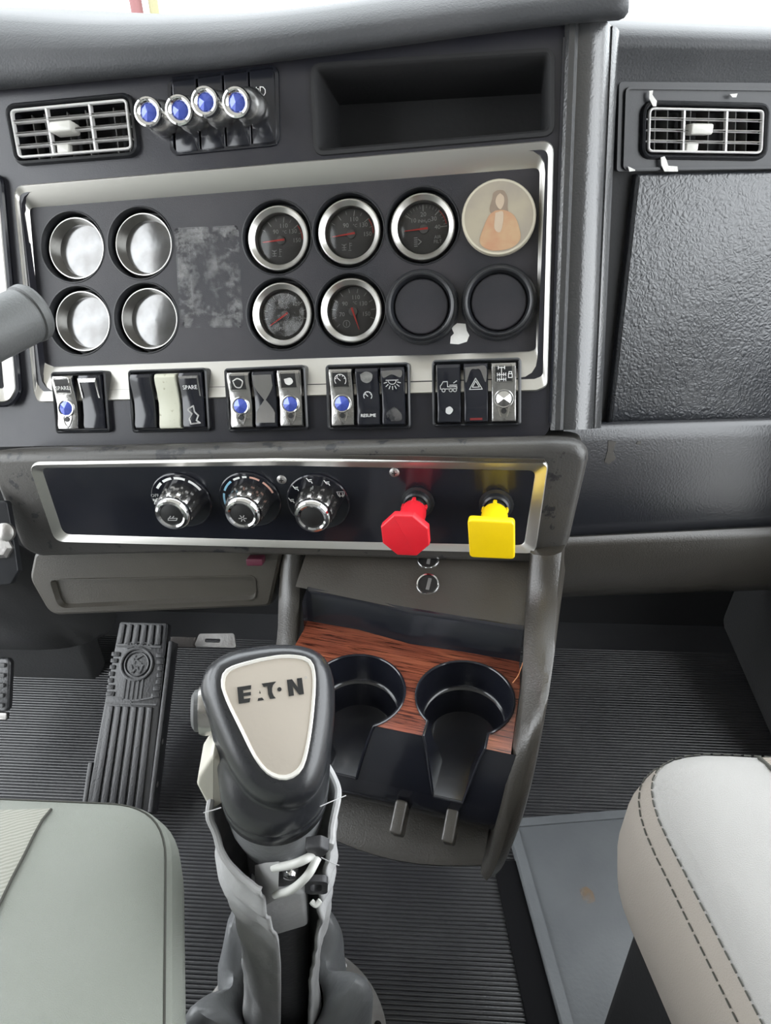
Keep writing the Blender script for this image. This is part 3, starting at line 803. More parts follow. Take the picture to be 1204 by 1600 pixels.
for g, x, y, k, lab in sw:
    t = thing('rocker_switch', PG.M(PG.hit(x, y, HZ - .004)), lab, 'switch', 'rocker switches under the gauges')
    if k == 'c': chrome_switch(t, text('SPARE', .0058, 0, .0150, 0), M['blue'])
    elif k == 'c0': 
        chrome_switch(t, strokes([blob([(-.005, .019), (0, .0215), (.005, .019), (.004, .015), (.0015, .0125), (-.003, .0135)])], .0012), M['blue'], 'flake')
    elif k == 'c1': 
        chrome_switch(t, None, M['blue']); build('legend_plate', drape(subdiv_rect(-.0078, .0078, .0105, .0245), .0002), M['black'], t)
        build('legend_scuff', drape(flat(blob([(-.004, .019), (.003, .020), (.005, .016), (.001, .013), (-.003, .0145)]), .0006), .0004), M['flake'], t)
    elif k == 'cc': chrome_switch(t, strokes(shift(icon_cruise(1.1), 0, .0170), .0007), M['blue'])
    elif k == 'x': chrome_switch(t, strokes(shift(icon_axle(), 0, .0178), .0007), M['clearjewel'])
    elif k == 'k':
        black_switch(t, M['gloss'])
        for pts in ([(-.0104, .0040), (-.0086, .0040), (-.0086, .0205), (-.0104, .0245)], [(.0104, .0040), (.0086, .0040), (.0086, .0205), (.0104, .0245)], [(-.0104, .0245), (.0104, .0245), (.0086, .0205), (-.0086, .0205)]):
            build('chrome_strip', drape(([(a, b, .0004) for a, b in pts], [(0, 1, 2, 3)])), M['chromeworn'], t, smooth=False)
    elif k == 'p': black_switch(t, M['gloss'])
    elif k == 'w': black_switch(t, M['cream'])
    elif k == 's':
        black_switch(t, M['gloss'], text('SPARE', .0058, 0, .0128, 0))
        sc_ = [(-.003, -.008), (.001, -.006), (.002, -.012), (.006, -.016), (.004, -.021), (.008, -.0235), (-.002, -.0245), (-.004, -.019), (-.001, -.014), (-.005, -.010)]
        build('scuff_mark', drape(strokes([sc_ + sc_[:1]], .0016)), M['scuffw'] if 'scuffw' in M else M['flake'], t, smooth=False)
        for pts in ([(.0104, .0040), (.0092, .0040), (.0092, .0220), (.0104, .0245)], [(-.0104, .0245), (.0104, .0245), (.0092, .0220), (-.0092, .0220)]):
            build('chrome_strip', drape(([(a, b, .0004) for a, b in pts], [(0, 1, 2, 3)])), M['chromeworn'], t, smooth=False)
    elif k == 'h':
        black_switch(t, M['gloss'])
        for sgn, y0 in ((1, .0245), (-1, -.0235)):
            rows_ = []
            for i in range(8):
                q = i / 7; yy = y0 + (-.0005 - y0) * q; hw = .0098 * (1 - max(0, (q - .45) / .55) ** 1.2 * .92)
                rows_.append([(-hw, yy, .0004), (hw, yy, .0004)])
            build('hourglass_trim', drape(loft(rows_, closed=False)), M['smoke'], t)
    elif k == 'r':
        black_switch(t, M['gloss'], join(text('RESUME', .0044, 0, -.0185, 0), strokes(shift(icon_cruise(.8), 0, .001), .0006)))
        build('wear_spot', drape(flat(blob([(-.006, .022), (0, .0245), (.006, .022), (.005, .016), (0, .0135), (-.005, .016)]), .0004)), M['scuffw'] if 'scuffw' in M else M['smoke'], t)
    elif k == 'd':
        black_switch(t, M['gloss'], strokes(shift(icon_dome(), 0, .0125), .0009), 'dimwhite')
        build('wear_spot', drape(flat(blob([(-.007, -.016), (0, -.011), (.007, -.016), (.008, -.023), (0, -.0245), (-.008, -.023)]), .0004)), M['scuff'], t)
        build('wear_edge', drape(flat(blob([(-.010, .0245), (0, .0250), (.010, .0245), (.0085, .018), (0, .021), (-.0085, .018)]), .0003)), M['smoke'], t)
    elif k == 't':
        black_switch(t, M['gloss'], strokes(shift(icon_truck(), 0, .0075), .0008), 'dimwhite')
        build('wear_spot', drape(flat(blob([(-.003, -.014), (.001, -.0125), (.004, -.016), (.001, -.020), (-.003, -.0185)]), .0004)), M['dimwhite'], t)
    elif k == 'z':
        black_switch(t, M['gloss'], strokes(shift(icon_hazard(), 0, .0080), .0008), 'dimwhite')
        build('wear_edge', drape(flat(blob([(-.010, .0245), (0, .0250), (.010, .0245), (.0095, .010), (.0045, .0215), (0, .0225), (-.0045, .0215), (-.0095, .010)]), .0003)), M['smoke'], t)
        build('red_window', drape(subdiv_rect(-.006, .006, -.0262, -.0240, 2), .0003), M['amberred'], t)

# ------------------------------------------------------------------ four lever extensions with blue jewels
t0 = thing('lever_switch_plate', PG.M(PG.hit(350, 175, -.004)), 'black plate of four lever switches with fog lamp symbol', 'switch plate')
lo = inset(LEV, .003)
ctr = PG.loc(PG.hit(350, 175, -.004))
xs = [PG.loc(PG.hit(px, py)).x for px, py in ((291, 180), (331, 176), (372, 172), (412, 168))]
for i in range(4):
    cx = xs[i]; P_ = PG.loc(PG.hit(291 + 40.3 * i, 180 - 4 * i))
    o_ = rrect(P_.x, P_.y, .0252, .072, .002)
    build('switch_column', xf(prism([(a - ctr.x, b - ctr.y) for a, b in o_], 0, .006, .0012), Matrix.Identity(4)), M['gloss'], t0, sharp=30)
P_ = PG.loc(PG.hit(407, 145)); Q_ = PG.loc(PG.hit(362, 149))
fog = [[(.0005, .0045), (.0005, -.0045)], [(.0005, .0045), (.0035, .0040), (.0055, .0015), (.0055, -.0015), (.0035, -.0040), (.0005, -.0045)]] + [[(-.0055, y), (-.001, y - .0006)] for y in (.0032, 0, -.0032)] + [[(-.0033, .0045), (-.0038, 0), (-.0033, -.0045)]]
build('fog_lamp_symbol', strokes(shift(fog, P_.x - ctr.x, P_.y - ctr.y), .0008, .0062), M['white'], t0, smooth=False)
build('lamp_symbol', strokes(shift([[(-.004, .003), (0, .003)], [(-.004, 0), (0, 0)], [(-.004, -.003), (0, -.003)]], Q_.x - ctr.x - .002, Q_.y - ctr.y), .0008, .0062), M['white'], t0, smooth=False)
lev = [((256, 186), (231, 175), 'leftmost of the four chrome levers with pale blue jewel'), ((301, 179), (280, 172), 'second chrome jewel lever from the left'), ((344, 172), (320, 159), 'third chrome jewel lever from the left'), ((392, 166), (369, 160), 'rightmost chrome lever with deep blue jewel')]
for (b, j, lab) in lev:
    pb = PG.hit(b[0], b[1], .004); pj = PG.hit(j[0], j[1], .044)
    ax = (pj - pb).normalized(); L_ = (pj - pb).length
    x_ = PG.u - ax * PG.u.dot(ax); x_.normalize(); y_ = ax.cross(x_)
    m_ = Matrix((x_, y_, ax)).transposed().to_4x4(); m_.translation = pb
    t = thing('lever_extension', m_, lab, 'lever', 'jewelled lever extensions')
    build('body', lathe([(.0, -.010), (.0100, -.009), (.0150, -.004), (.0168, .003), (.0160, .010), (.0125, .017), (.0095, .021), (.0090, .024), (.0098, .028), (.0108, L_ - .006)], 28), M['satchrome'], t)
    build('jewel_ring', lathe([(.0100, L_ - .010), (.0130, L_ - .007), (.0136, L_ - .002), (.0130, L_ + .0014), (.0112, L_ + .0022), (.0092, L_ + .0014), (.0076, L_ - .001)], 28), M['chrome'], t)
    n = 10
    V = [(0, 0, L_ + .0020)] + [(.0078 * math.cos(2 * PI * i / n), .0078 * math.sin(2 * PI * i / n), L_ - .0008) for i in range(n)]
    build('jewel', (V, [(0, 1 + i, 1 + (i + 1) % n) for i in range(n)]), M['blue'], t, smooth=False)

# ------------------------------------------------------------------ air vents
def vent(pl, quad, label, surround, flakes=()):
    c = [Vector(pl.uv(*q)) for q in quad]     # TL TR BR BL of the bright grille
    cen = sum(c, Vector((0, 0))) / 4
    t = thing('air_vent', pl.M(pl.world(cen.x, cen.y, 0)), label, 'vent', 'air vents')
    c = [q - cen for q in c]
    def bl(a, b):   # a right 0..1, b down 0..1
        return c[0] * (1 - a) * (1 - b) + c[1] * a * (1 - b) + c[2] * a * b + c[3] * (1 - a) * b
    o_ = rpoly([tuple(q) for q in c], .006, 5)
    build('surround', loft([z3(inset(o_, -surround - .001), 0), z3(inset(o_, -surround), .006), z3(inset(o_, -surround + .002), .0075), z3(inset(o_, -.003), .0065), z3(inset(o_, -.001), .001), z3(inset(o_, .001), -.035)]), M['semi'], t, sharp=35)
    build('duct_back', flat(inset(o_, 0), -.034), M['dark'], t)
    build('rim', loft([z3(o_, .003), z3(inset(o_, .0002), .0062), z3(inset(o_, .0012), .0068), z3(inset(o_, .0022), .0060), z3(inset(o_, .0022), .002)]), M['silver_b'], t)
    for k in range(1, 4):
        pts = [tuple(bl(.01 + .98 * i / 8, k / 4)) for i in range(9)]
        V = []
        rr = [[(x, y + .0008, .0064), (x, y + .0014, .0052), (x, y + .0007, -.003), (x, y - .0007, -.003), (x, y - .0014, .0052), (x, y - .0008, .0064)] for x, y in pts]
        s_ = build('slat', loft(rr, closed=False), M['silver_b'], t)
    for a in (.31, .68):
        p, q = bl(a, .02), bl(a, .98)
        rr = [[(v.x - .0010, v.y, .0054), (v.x - .0007, v.y, -.001), (v.x + .0007, v.y, -.001), (v.x + .0010, v.y, .0054)] for v in (p, q)]
        build('upright', loft(rr, True, True), M['silver_b'], t)
    for a in (.11, .22, .42, .58, .82, .92):
        p, q = bl(a, .03), bl(a, .97)
        rr = [[(v.x - .0006, v.y, -.010), (v.x - .0046, v.y, -.030), (v.x - .0034, v.y, -.030), (v.x + .0006, v.y, -.010)] for v in (p, q)]
        build('fin', loft(rr, True, True), M['finm'], t)
    v_ = bl(.44, .47)
    h_ = build('tab', xf(prism(rrect(0, 0, .0245, .0105, .0025), -.004, .0125, .002), Matrix.Translation((v_.x, v_.y, 0))), M['tabm'], t)
    build('tab_stem', box(v_.x - .004, bl(.40, .85).y, .0, .013, .009, .008, .001), M['tabm'], t)
    return t
M['silver_b'] = mat('bright_vent_paint', (.70, .69, .68), .35, .1, bump=(300, .1), var=(60, .3, (.5, .49, .48)))
M['finm'] = mat('vent_fin_grey', (.12, .118, .112), .45, bump=(300, .1))
M['tabm'] = mat('vent_tab_plastic', (.60, .59, .55), .3, bump=(200, .2), var=(60, .4, (.45, .44, .41)))
vent(PG, [(20, 174), (202, 157), (211, 236), (34, 250)], 'air vent beside the jewelled levers with bright slats', .0055)
tv = vent(PP.off(.002), [(1010, 168), (1189, 172), (1186, 241), (1008, 238)], 'air vent on the passenger side with bits of torn white tape', .006)
for pts in ([(1014, 142), (1020, 141), (1019, 148), (1026, 158), (1025, 166), (1020, 166), (1014, 154)], [(1032, 246), (1038, 244), (1041, 250), (1044, 259), (1058, 260), (1059, 268), (1038, 268), (1033, 258)], [(981, 260), (992, 265), (992, 267), (983, 268)], [(1140, 147), (1152, 146), (1150, 152), (1144, 152)]):
    part('tape_scrap', on(PP, prism(pix(PP, pts, .010), .009, .0098)), M['flake'], tv)

# ------------------------------------------------------------------ climate panel
fo = rpoly(pix(PH, [(47, 722), (430, 716), (857, 719), (836, 862), (430, 853), (88, 844)]), [.012, 0, .008, .010, 0, .012], 6)
fi = rpoly(pix(PH, [(66, 731), (430, 727), (836, 735), (818, 851), (430, 843), (100, 834)]), [.006, 0, .006, .007, 0, .009], 6)
cp = thing('climate_control_unit', PH.M(PH.hit(450, 780)), 'long black climate control board with silver edge and three chrome knobs', 'control unit')
part('frame', on(PH, loft([z3(inset(fo, -.0005), -.002), z3(fo, .003), z3(inset(fo, .001), .0042), z3(inset(fo, .002), .0036), z3(inset(fi, -.001), .0016), z3(fi, .0006)])), M['silver'], cp, sharp=35)
part('face', on(PH, prism(inset(fi, -.0008), -.002, .0008)), M['gloss'], cp)
part('torn_edge', on(PH, prism(pix(PH, [(532, 713), (640, 713), (850, 718), (852, 723), (640, 720), (535, 717)], .005), .003, .0048)), M['brown'], cp)
for px, py, lab in ((440, 749, 'small screw between the second and third climate dials'), (616, 738, 'screw above the red octagonal knob')):
    t = thing('screw', PH.M(PH.hit(px, py, .0008)), lab, 'screw', 'screws of the climate panel')
    build('head', lathe([(.0048, 0), (.0048, .0008), (.0036, .0018), (0, .0022)], 20), M['steel'], t)
    build('cross_slot', join(box(0, 0, .0022, .0046, .0010, .0004), box(0, 0, .0022, .0010, .0046, .0004)), M['black'], t)
def arcseg(r0, r1, a0, a1, z, n=6):
    return loft([[(r0 * math.cos(R(a0 + (a1 - a0) * i / n)), r0 * math.sin(R(a0 + (a1 - a0) * i / n)), z), (r1 * math.cos(R(a0 + (a1 - a0) * i / n)), r1 * math.sin(R(a0 + (a1 - a0) * i / n)), z)] for i in range(n + 1)], closed=False)
def climate_knob(px, py, lab, kind):
    KM = chain(cp).inverted() @ PH.M(PH.hit(px, py, .0008)) @ Matrix.Scale(.97, 4)
    t = None; todo = []
    def build(name, vf, m, parent, loc=None, **k):
        if loc: vf = xf(vf, Matrix.Translation(loc))
        o = globals()['build'](name, xf(vf, KM), m, parent, **k)
        return o
    t = build('dial_plate', lathe([(.0326, 0), (.0326, .0012), (.0316, .0020), (.0300, .0016), (0, .0016)], 48), M['gloss'], cp, sharp=25)
    zz = .0019
    if kind == 0:
        for a0, a1 in ((146, 128), (122, 99), (93, 68), (60, 28)): build('scale_mark', arcseg(.0258, .0286, a0, a1, zz), M['white'], t)
        build('off_lettering', text('OFF', .0052, -.0275, .0065, zz), M['dimwhite'], t, smooth=False)
        fan = [[(0, 0), (.0022, .0012), (.0030, .0034), (.0008, .0030), (0, 0)], [(0, 0), (-.0012, .0022), (-.0034, .0030), (-.0030, .0008), (0, 0)], [(0, 0), (-.0022, -.0012), (-.0030, -.0034), (-.0008, -.0030), (0, 0)], [(0, 0), (.0012, -.0022), (.0034, -.0030), (.0030, -.0008), (0, 0)]]
        build('fan_symbol', strokes(shift(fan, -.0278, -.0005), .0010, zz, 0), M['white'], t, smooth=False)
    elif kind == 1:
        for a0, a1, m in ((192, 162, 'lightblue'), (155, 125, 'lightblue'), (118, 102, 'white'), (96, 86, 'white'), (80, 58, 'pink'), (50, 18, 'pink')): build('scale_mark', arcseg(.0262, .0284, a0, a1, zz), M[m], t)
    else:
        man = [[(-.0028, .002), (-.0008, -.0018), (.0016, -.0018), (.0022, -.0038)], [(-.0008, .0), (.0020, .0002)]]
        for a in (172, 138, 100, 62):
            x, y = pol(.0272, a); build('mode_symbol', strokes(shift(man, x, y), .0009, zz, 0), M['white'], t, smooth=False)
        x, y = pol(.0272, 22)
        build('defrost_symbol', strokes(shift([[(-.004, .0025), (.004, .0025), (.0026, -.0022), (-.0026, -.0022), (-.004, .0025)], [(-.0015, -.0035), (-.0015, .001)], [(.0015, -.0035), (.0015, .001)]], x, y), .0007, zz, 0), M['dimwhite'], t, smooth=False)
    # ribbed tapering chrome grip
    n = 72
    rings = []
    for r_, z, amp in ((.0204, .0016, .04), (.0203, .006, .055), (.0196, .014, .055), (.0190, .0215, .05), (.0184, .0235, .02)):
        rings.append([((r_ * (1 + amp * (1 if (j % 6) < 3 else -.55))) * math.cos(2 * PI * j / n), (r_ * (1 + amp * (1 if (j % 6) < 3 else -.55))) * math.sin(2 * PI * j / n), z) for j in range(n)])
    build('grip', loft(rings), M['knobgrip'], t, sharp=30)
    build('chrome_ring', lathe([(.0176, .0220), (.0186, .0240), (.0183, .0275), (.0166, .0300), (.0142, .0306), (.0122, .0296), (.0116, .0280)], 40), M['chrome'], t)
    cap = build('cap', lathe([(.0124, .0284), (.0112, .0292), (0, .0296)], 32), M['black'], t)
    if kind == 0: build('cap_symbol', strokes(shift([[(-.005, -.002), (.004, -.002), (.0055, .0005), (-.004, .0005), (-.005, -.002)], [(-.003, .001), (-.001, .003)], [(.0005, .001), (.0025, .003)]], 0, -.004), .0008, .0298, 0), M['dimwhite'], t, smooth=False)
    if kind == 1: build('cap_symbol', strokes([[pol(.0012, a), pol(.0040, a)] for a in range(0, 360, 60)], .0008, .0298, 0), M['dimwhite'], t, smooth=False).location = (0, -.004, 0)
    return t
M['knobgrip'] = mat('ribbed_chrome_grip', (.42, .41, .40), .16, .95, bump=(200, .1), var=(50, .4, (.25, .245, .24)))
climate_knob(284, 781, 'ribbed chrome fan speed knob, left one of three, marked OFF', 0)
climate_knob(391, 780, 'ribbed chrome temperature knob with blue and red scale, middle of three', 1)
climate_knob(497, 784, 'ribbed chrome air direction knob with figure symbols, right one of three', 2)

# ------------------------------------------------------------------ pull knobs of the air brakes
def pull_knob(b, tip, lab, m, shape, L_):
    pb = PH.hit(b[0], b[1], .0008); pt = PH.hit(tip[0], tip[1], L_)
    ax = (pt - pb).normalized(); ln = (pt - pb).length
    x_ = (PH.u - ax * PH.u.dot(ax)).normalized(); y_ = ax.cross(x_)
    m_ = Matrix((x_, y_, ax)).transposed().to_4x4(); m_.translation = pb
    t = thing('brake_pull_knob', m_, lab, 'knob', 'air brake pull knobs')
    build('base_nut', lathe([(.0165, 0), (.0165, .0012), (.0135, .002), (.0128, .007), (.0112, .0085), (.010, .0085)], 24), M['semi'], t, sharp=30)
    build('plunger', lathe([(.0095, .002), (.0095, .0125), (.0085, .014), (.0085, .020)], 20), M['black'], t, sharp=30)
    build('neck', lathe([(.0092, .0165), (.0116, .0175), (.0122, .022), (.0126, ln - .012), (.0150, ln - .006)], 24, True), m, t)
    for k in range(5):
        a = 2 * PI * k / 5 + .3
        build('neck_tooth', xf(box(0, 0, 0, .004, .0035, .006, .0006), Matrix.Rotation(a, 4, 'Z') @ Matrix.Translation((.0108, 0, .0165))), m, t)
    rot = Matrix.Rotation(R(3), 4, 'X')
    if shape == 8: o_ = rpoly([(.0232 * math.cos(R(22.5 + 45 * i)), .0232 * math.sin(R(22.5 + 45 * i))) for i in range(8)], .0015, 3)
    else: o_ = rpoly([(-.0200, .0205), (.0205, .0190), (.0205, -.0205), (-.0195, -.0200)], .004, 4)
    hd = prism(o_, -.007, .002, .0016, both=True)
    build('head', xf(hd, Matrix.Translation((0, 0, ln)) @ rot), m, t, sharp=30)
    return t
pull_knob((652, 784), (633, 836), 'red octagonal air brake pull knob', M['red'], 8, .062)
pull_knob((775, 788), (767, 842), 'yellow square parking brake pull knob', M['yellow'], 4, .062)

# ------------------------------------------------------------------ knee panel left of the console
PK = Plane(PH.hit(240, 905, -.012), PG.u, leaning(PG.u, R(14)))
ko = rpoly(pix(PK, [(58, 866), (436, 862), (418, 944), (80, 958), (50, 905)]), [.01, .004, .006, .014, .02], 5)
kn = thing('knee_panel', PK.M(PK.hit(240, 950)), 'brown-grey knee panel with a long recessed pocket above the pedals', 'panel')
ki = rpoly(pix(PK, [(78, 906), (398, 900), (400, 936), (92, 950)]), [.006, .006, .01, .012], 5)
part('body', on(PK, holed(ko, [ki], .0, .0)), M['knee'], kn)
part('edge', on(PK, loft([z3(inset(ko, .0005), .0), z3(inset(ko, -.003), -.002), z3(inset(ko, -.005), -.008), z3(inset(ko, -.005), -.09)])), M['knee'], kn)
part('pocket', on(PK, loft([z3(inset(ki, -.0015), .0), z3(inset(ki, -.001), .0012), z3(ki, .0012), z3(inset(ki, .002), -.006)], cap1=True)), M['knee'], kn, sharp=35)
part('side_hook', on(PK, join(box(PK.uv(424, 905)[0], PK.uv(424, 905)[1], -.02, .014, .045, .03, .003))), M['dark'], kn)
tb = build('fuse_tab', xf(prism(rrect(0, 0, .018, .008, .002), 0, .012, .001), PK.M(PK.hit(402, 872, .004))), mat('dark_maroon_tab', (.09, .02, .035), .35, bump=(300, .1)))
tag(tb, 'small maroon tab under the climate panel', 'tab')

# ------------------------------------------------------------------ console with cup holders
def floorhit(px, py, z):
    r = ray(px, py); return EYE + r * ((z - EYE.z) / r.z)
ZW = EYE.z - .55
a_, b_ = floorhit(478, 972, ZW), floorhit(810, 1032, ZW)
cu = (b_ - a_); cu.z = 0; cu.normalize()
PC = Plane(floorhit(641, 1086, ZW), cu, (0, 0, 1))          # local x right, y towards the firewall, z up
con = thing('console', PC.M(PC.world(0, 0, -.24)), 'brown-grey centre console hanging below the dashboard with two cup wells', 'console')
def cpart(name, vf, m, parent=con, **k):
    return build(name, xf(vf, PC.M()), m, parent, world=True, **k)
CUPR = .0452
cupR, cupL = PC.uv(726, 1090), PC.uv(557, 1079)
# wood plate, cut by cups and by their front notches
NW = .0272
fr = PC.uv(700, 1158)[1]
def wood_out():
    pts = [PC.uv(474, 985), PC.uv(480, 970), PC.uv(560, 984), PC.uv(640, 1006), PC.uv(720, 1018), PC.uv(811, 1034), PC.uv(812, 1074), PC.uv(799, 1171)]
    return pts
def cup_front(c):    # right to left round the open cup, starting at the plate's front edge
    a = math.asin(NW / CUPR)
    pts = [(c[0] + NW, fr)]
    n = 28
    for i in range(n + 1):
        an = -PI / 2 + a + (2 * PI - 2 * a) * i / n
        pts.append((c[0] + CUPR * math.cos(an), c[1] + CUPR * math.sin(an)))
    pts.append((c[0] - NW, fr))
    return pts
wo = wood_out()
xl = PC.uv(474, 985)[0] - .004
wo = [(xl, fr)] + wo[0:]
wo = wo[:-1] + [(wo[-1][0], fr)]
wo = wo + cup_front(cupR) + cup_front(cupL)
# lift the pole of the polygon: triangulate as a ring without holes
wplate = holed(wo, [], 0, .002)
cpart('wood_plate', wplate, M['wood'])
# black cup wells: stepped inside and open to the front through a tapering notch
xr = PC.uv(799, 1171)[0]
NB = -.058                       # bottom of the notch
def apron_y(z):                  # gently bulging front
    q = min(1, max(0, -z / .075))
    return fr - .018 * math.sin(q * PI / 2)
def hw(z): return NW + (.0135 - NW) * min(1, max(0, z / NB)) ** .8
def well(c):
    rows = []
    for r_, z in ((CUPR, 0.0), (CUPR - .0016, -.010), (CUPR - .0036, -.028), (CUPR - .0050, -.0305), (CUPR - .0075, -.0315), (CUPR - .0085, -.036), (CUPR - .0110, -.052), (CUPR - .0120, NB)):
        h_ = hw(z); a = math.asin(h_ / r_); n = 40
        row = [(c[0] + h_, apron_y(z) - .0006, z)]
        for i in range(n + 1):
            an = -PI / 2 + a + (2 * PI - 2 * a) * i / n
            row.append((c[0] + r_ * math.cos(an), c[1] + r_ * math.sin(an), z))
        row.append((c[0] - h_, apron_y(z) - .0006, z))
        rows.append(row)
    V, Fc = loft(rows, closed=False)
    b = (len(rows) - 1) * len(rows[0])
    Fc.append(tuple(range(b, b + len(rows[0]))))
    return V, Fc
for c in (cupR, cupL):
    w_ = cpart('cup_well', well(c), M['gloss'], sharp=40)
    a = math.asin(NW / CUPR)
    rim = [(c[0] + CUPR * math.cos(-PI / 2 + a + (2 * PI - 2 * a) * i / 40), c[1] + CUPR * math.sin(-PI / 2 + a + (2 * PI - 2 * a) * i / 40), .0006) for i in range(41)]
    edge_ = [(hw(z), apron_y(z) - .0004, z) for z in (0, -.006, -.014, -.024, -.034, -.044, -.053, NB)]
    lip = [(c[0] + x, y, z) for x, y, z in edge_][::-1] + rim + [(c[0] - x, y, z) for x, y, z in edge_]
    lip = lip + lip[:1]
    cpart('cup_lip', tube(lip, .0014, 8, caps=False), M['gloss'], w_)
# black apron below the wood, with the two notches left open
def strip(x0f, x1f, zs):
    return loft([[(x0f(z), apron_y(z), z), ((x0f(z) + x1f(z)) / 2, apron_y(z) - .0004, z), (x1f(z), apron_y(z), z)] for z in zs], closed=False)
zs = [0, -.003, -.008, -.015, -.025, -.035, -.045, -.052, NB]
segs = [(lambda z: xl, lambda z: cupL[0] - hw(z)), (lambda z: cupL[0] + hw(z), lambda z: cupR[0] - hw(z)), (lambda z: cupR[0] + hw(z), lambda z: xr + .004)]
for f0, f1 in segs: cpart('apron', strip(f0, f1, zs), M['gloss'])
zz = [NB, -.066, -.074, -.082, -.092, -.098]
cpart('apron_skirt', loft([[(xl, apron_y(z) + max(0, -.085 - z) * .5, z), (xr + .004, apron_y(z) + max(0, -.085 - z) * .5, z)] for z in zz] + [[(xl, fr + .08, -.100), (xr + .004, fr + .08, -.100)]], closed=False), M['gloss'])
# liner wall behind the wood, sloping back panel with sockets
lw = [PC.uv(x, y) for x, y in ((474, 985), (480, 970), (560, 984), (640, 1006), (720, 1018), (811, 1034))]
lt = [(474 + 14, 940), (500, 930), (575, 941), (650, 952), (730, 964), (808, 976)]
rows = [[(x, y, -.001) for x, y in lw], [(x, y + .002, .003) for x, y in lw]]
tops = []
for (px, py), (x, y) in zip(lt, lw):
    pl = Plane(PC.world(x, y + .006, 0), PC.u, (-PC.v).normalized())
    q = PC.loc(pl.hit(px, py)); tops.append((q.x, q.y, q.z))
zt = sum(t[2] for t in tops) / len(tops)
ytop = [(x, max(y for _, y in lw[1:]) + .0 * i + .012 - .0 * x, zt) for i, (x, y) in enumerate(lw)]
rows += [[(x, y + .004, zt - .004) for x, y in lw], [(x, y + .008, zt) for x, y in lw], [(x, y + .013, zt + .0006) for x, y in lw]]
cpart('liner_wall', loft(rows, closed=False), M['gloss'], sharp=50)
yb0 = lw[3][1] + .014
bx0, bx1 = xl - .01, xr + .014
BP = [(-.004, zt - .001), (.004, zt + .003), (.100, zt + .046), (.106, zt + .06)]
cpart('back_panel', loft([[(bx0, lw[1][1] + .012 + d, z), (lw[3][0], lw[3][1] + .012 + d, z), (bx1, lw[5][1] + .012 + d, z)] for d, z in BP], closed=False), M['brown'])
# cheeks: curved side walls whose front rims sweep down from the dash
def cheek(outer, inner, ycs, back):
    rows = []
    cs = catmull([Vector((a[0], a[1], 0)) for a in outer], 4); ci_ = catmull([Vector((a[0], a[1], 0)) for a in inner], 4)
    yc = catmull([Vector((a, 0, 0)) for a in ycs], 4)
    for o_, i_, y_ in zip(cs, ci_, yc):
        pl = Plane(PC.world(0, y_.x, 0), PC.u, -PC.v)
        I = PC.loc(pl.hit(i_.x, i_.y)); O = PC.loc(pl.hit(o_.x, o_.y))
        s_ = 1 if O.x > I.x else -1
        mid = (I + O) / 2
        def P_(x, dy, z): return (x, y_.x + dy, z)
        rows.append([(I.x, back, I.z), P_(I.x, .012, I.z), P_(I.x + s_ * .001, .003, I.z), P_(I.x + s_ * .005, -.001, I.z * .8 + O.z * .2), P_(mid.x, -.003, mid.z), P_(O.x - s_ * .008, -.0015, O.z * .8 + I.z * .2), P_(O.x - s_ * .002, .003, O.z), P_(O.x, .012, O.z), (O.x, back, O.z)])
    return loft(rows, True, True, closed=False), rows
YC = [.125, .10, .055, .010, -.030, -.052, -.068, -.078, -.080]
vf, rimR = cheek([(880, 866), (873, 930), (868, 1000), (860, 1065), (850, 1130), (833, 1220), (812, 1300), (790, 1355), (774, 1375)], [(826, 866), (820, 935), (816, 1000), (812, 1072), (802, 1150), (790, 1215), (775, 1285), (760, 1345), (748, 1369)], YC, .16)
cpart('side_cheek', vf, M['brown'], sharp=45)
vf, rimL = cheek([(436, 862), (431, 930), (428, 1000), (414, 1070), (404, 1130), (404, 1205), (420, 1270), (442, 1312), (458, 1326)], [(472, 862), (468, 930), (463, 1000), (452, 1066), (446, 1140), (448, 1205), (466, 1262), (486, 1304), (498, 1320)], YC, .16)
cpart('side_cheek', vf, M['brown'], sharp=45)
# bottom tray with two clips
eR, eL = Vector(rimR[-1][1]), Vector(rimL[-1][1])
def trow(t, dy, dz, d):   # row between the two cheeks; t = 0 at the rim, 1 at the back
    a = Vector((eR.x + .002, eR.y + dy, eR.z + dz)); b = Vector((eL.x - .002, eL.y + dy, eL.z + dz))
    return [tuple(a.lerp(b, q / 8) + Vector((0, -d * math.sin(PI * q / 8), -d * .3 * math.sin(PI * q / 8)))) for q in range(9)]
tray = [trow(0, .14, .075, 0), trow(0, .10, .055, 0), trow(0, .06, .034, .002), trow(0, .02, .012, .008), trow(0, .006, .006, .010), trow(0, -.001, .001, .010), trow(0, .002, -.006, .010), trow(0, .05, -.006, 0), trow(0, .16, .0, 0)]
cpart('bottom_tray', loft(tray, closed=False), M['brown'], sharp=60)
for px, py in ((627, 1272), (706, 1285)):
    q = PC.uv(px, py, eR.z + .045)
    cpart('tray_clip', xf(prism(rrect(0, 0, .0115, .030, .003), 0, .024, .002), Matrix.Translation((q[0], q[1], eR.z + .036)) @ Matrix.Rotation(R(28), 4, 'X')), M['brown'])
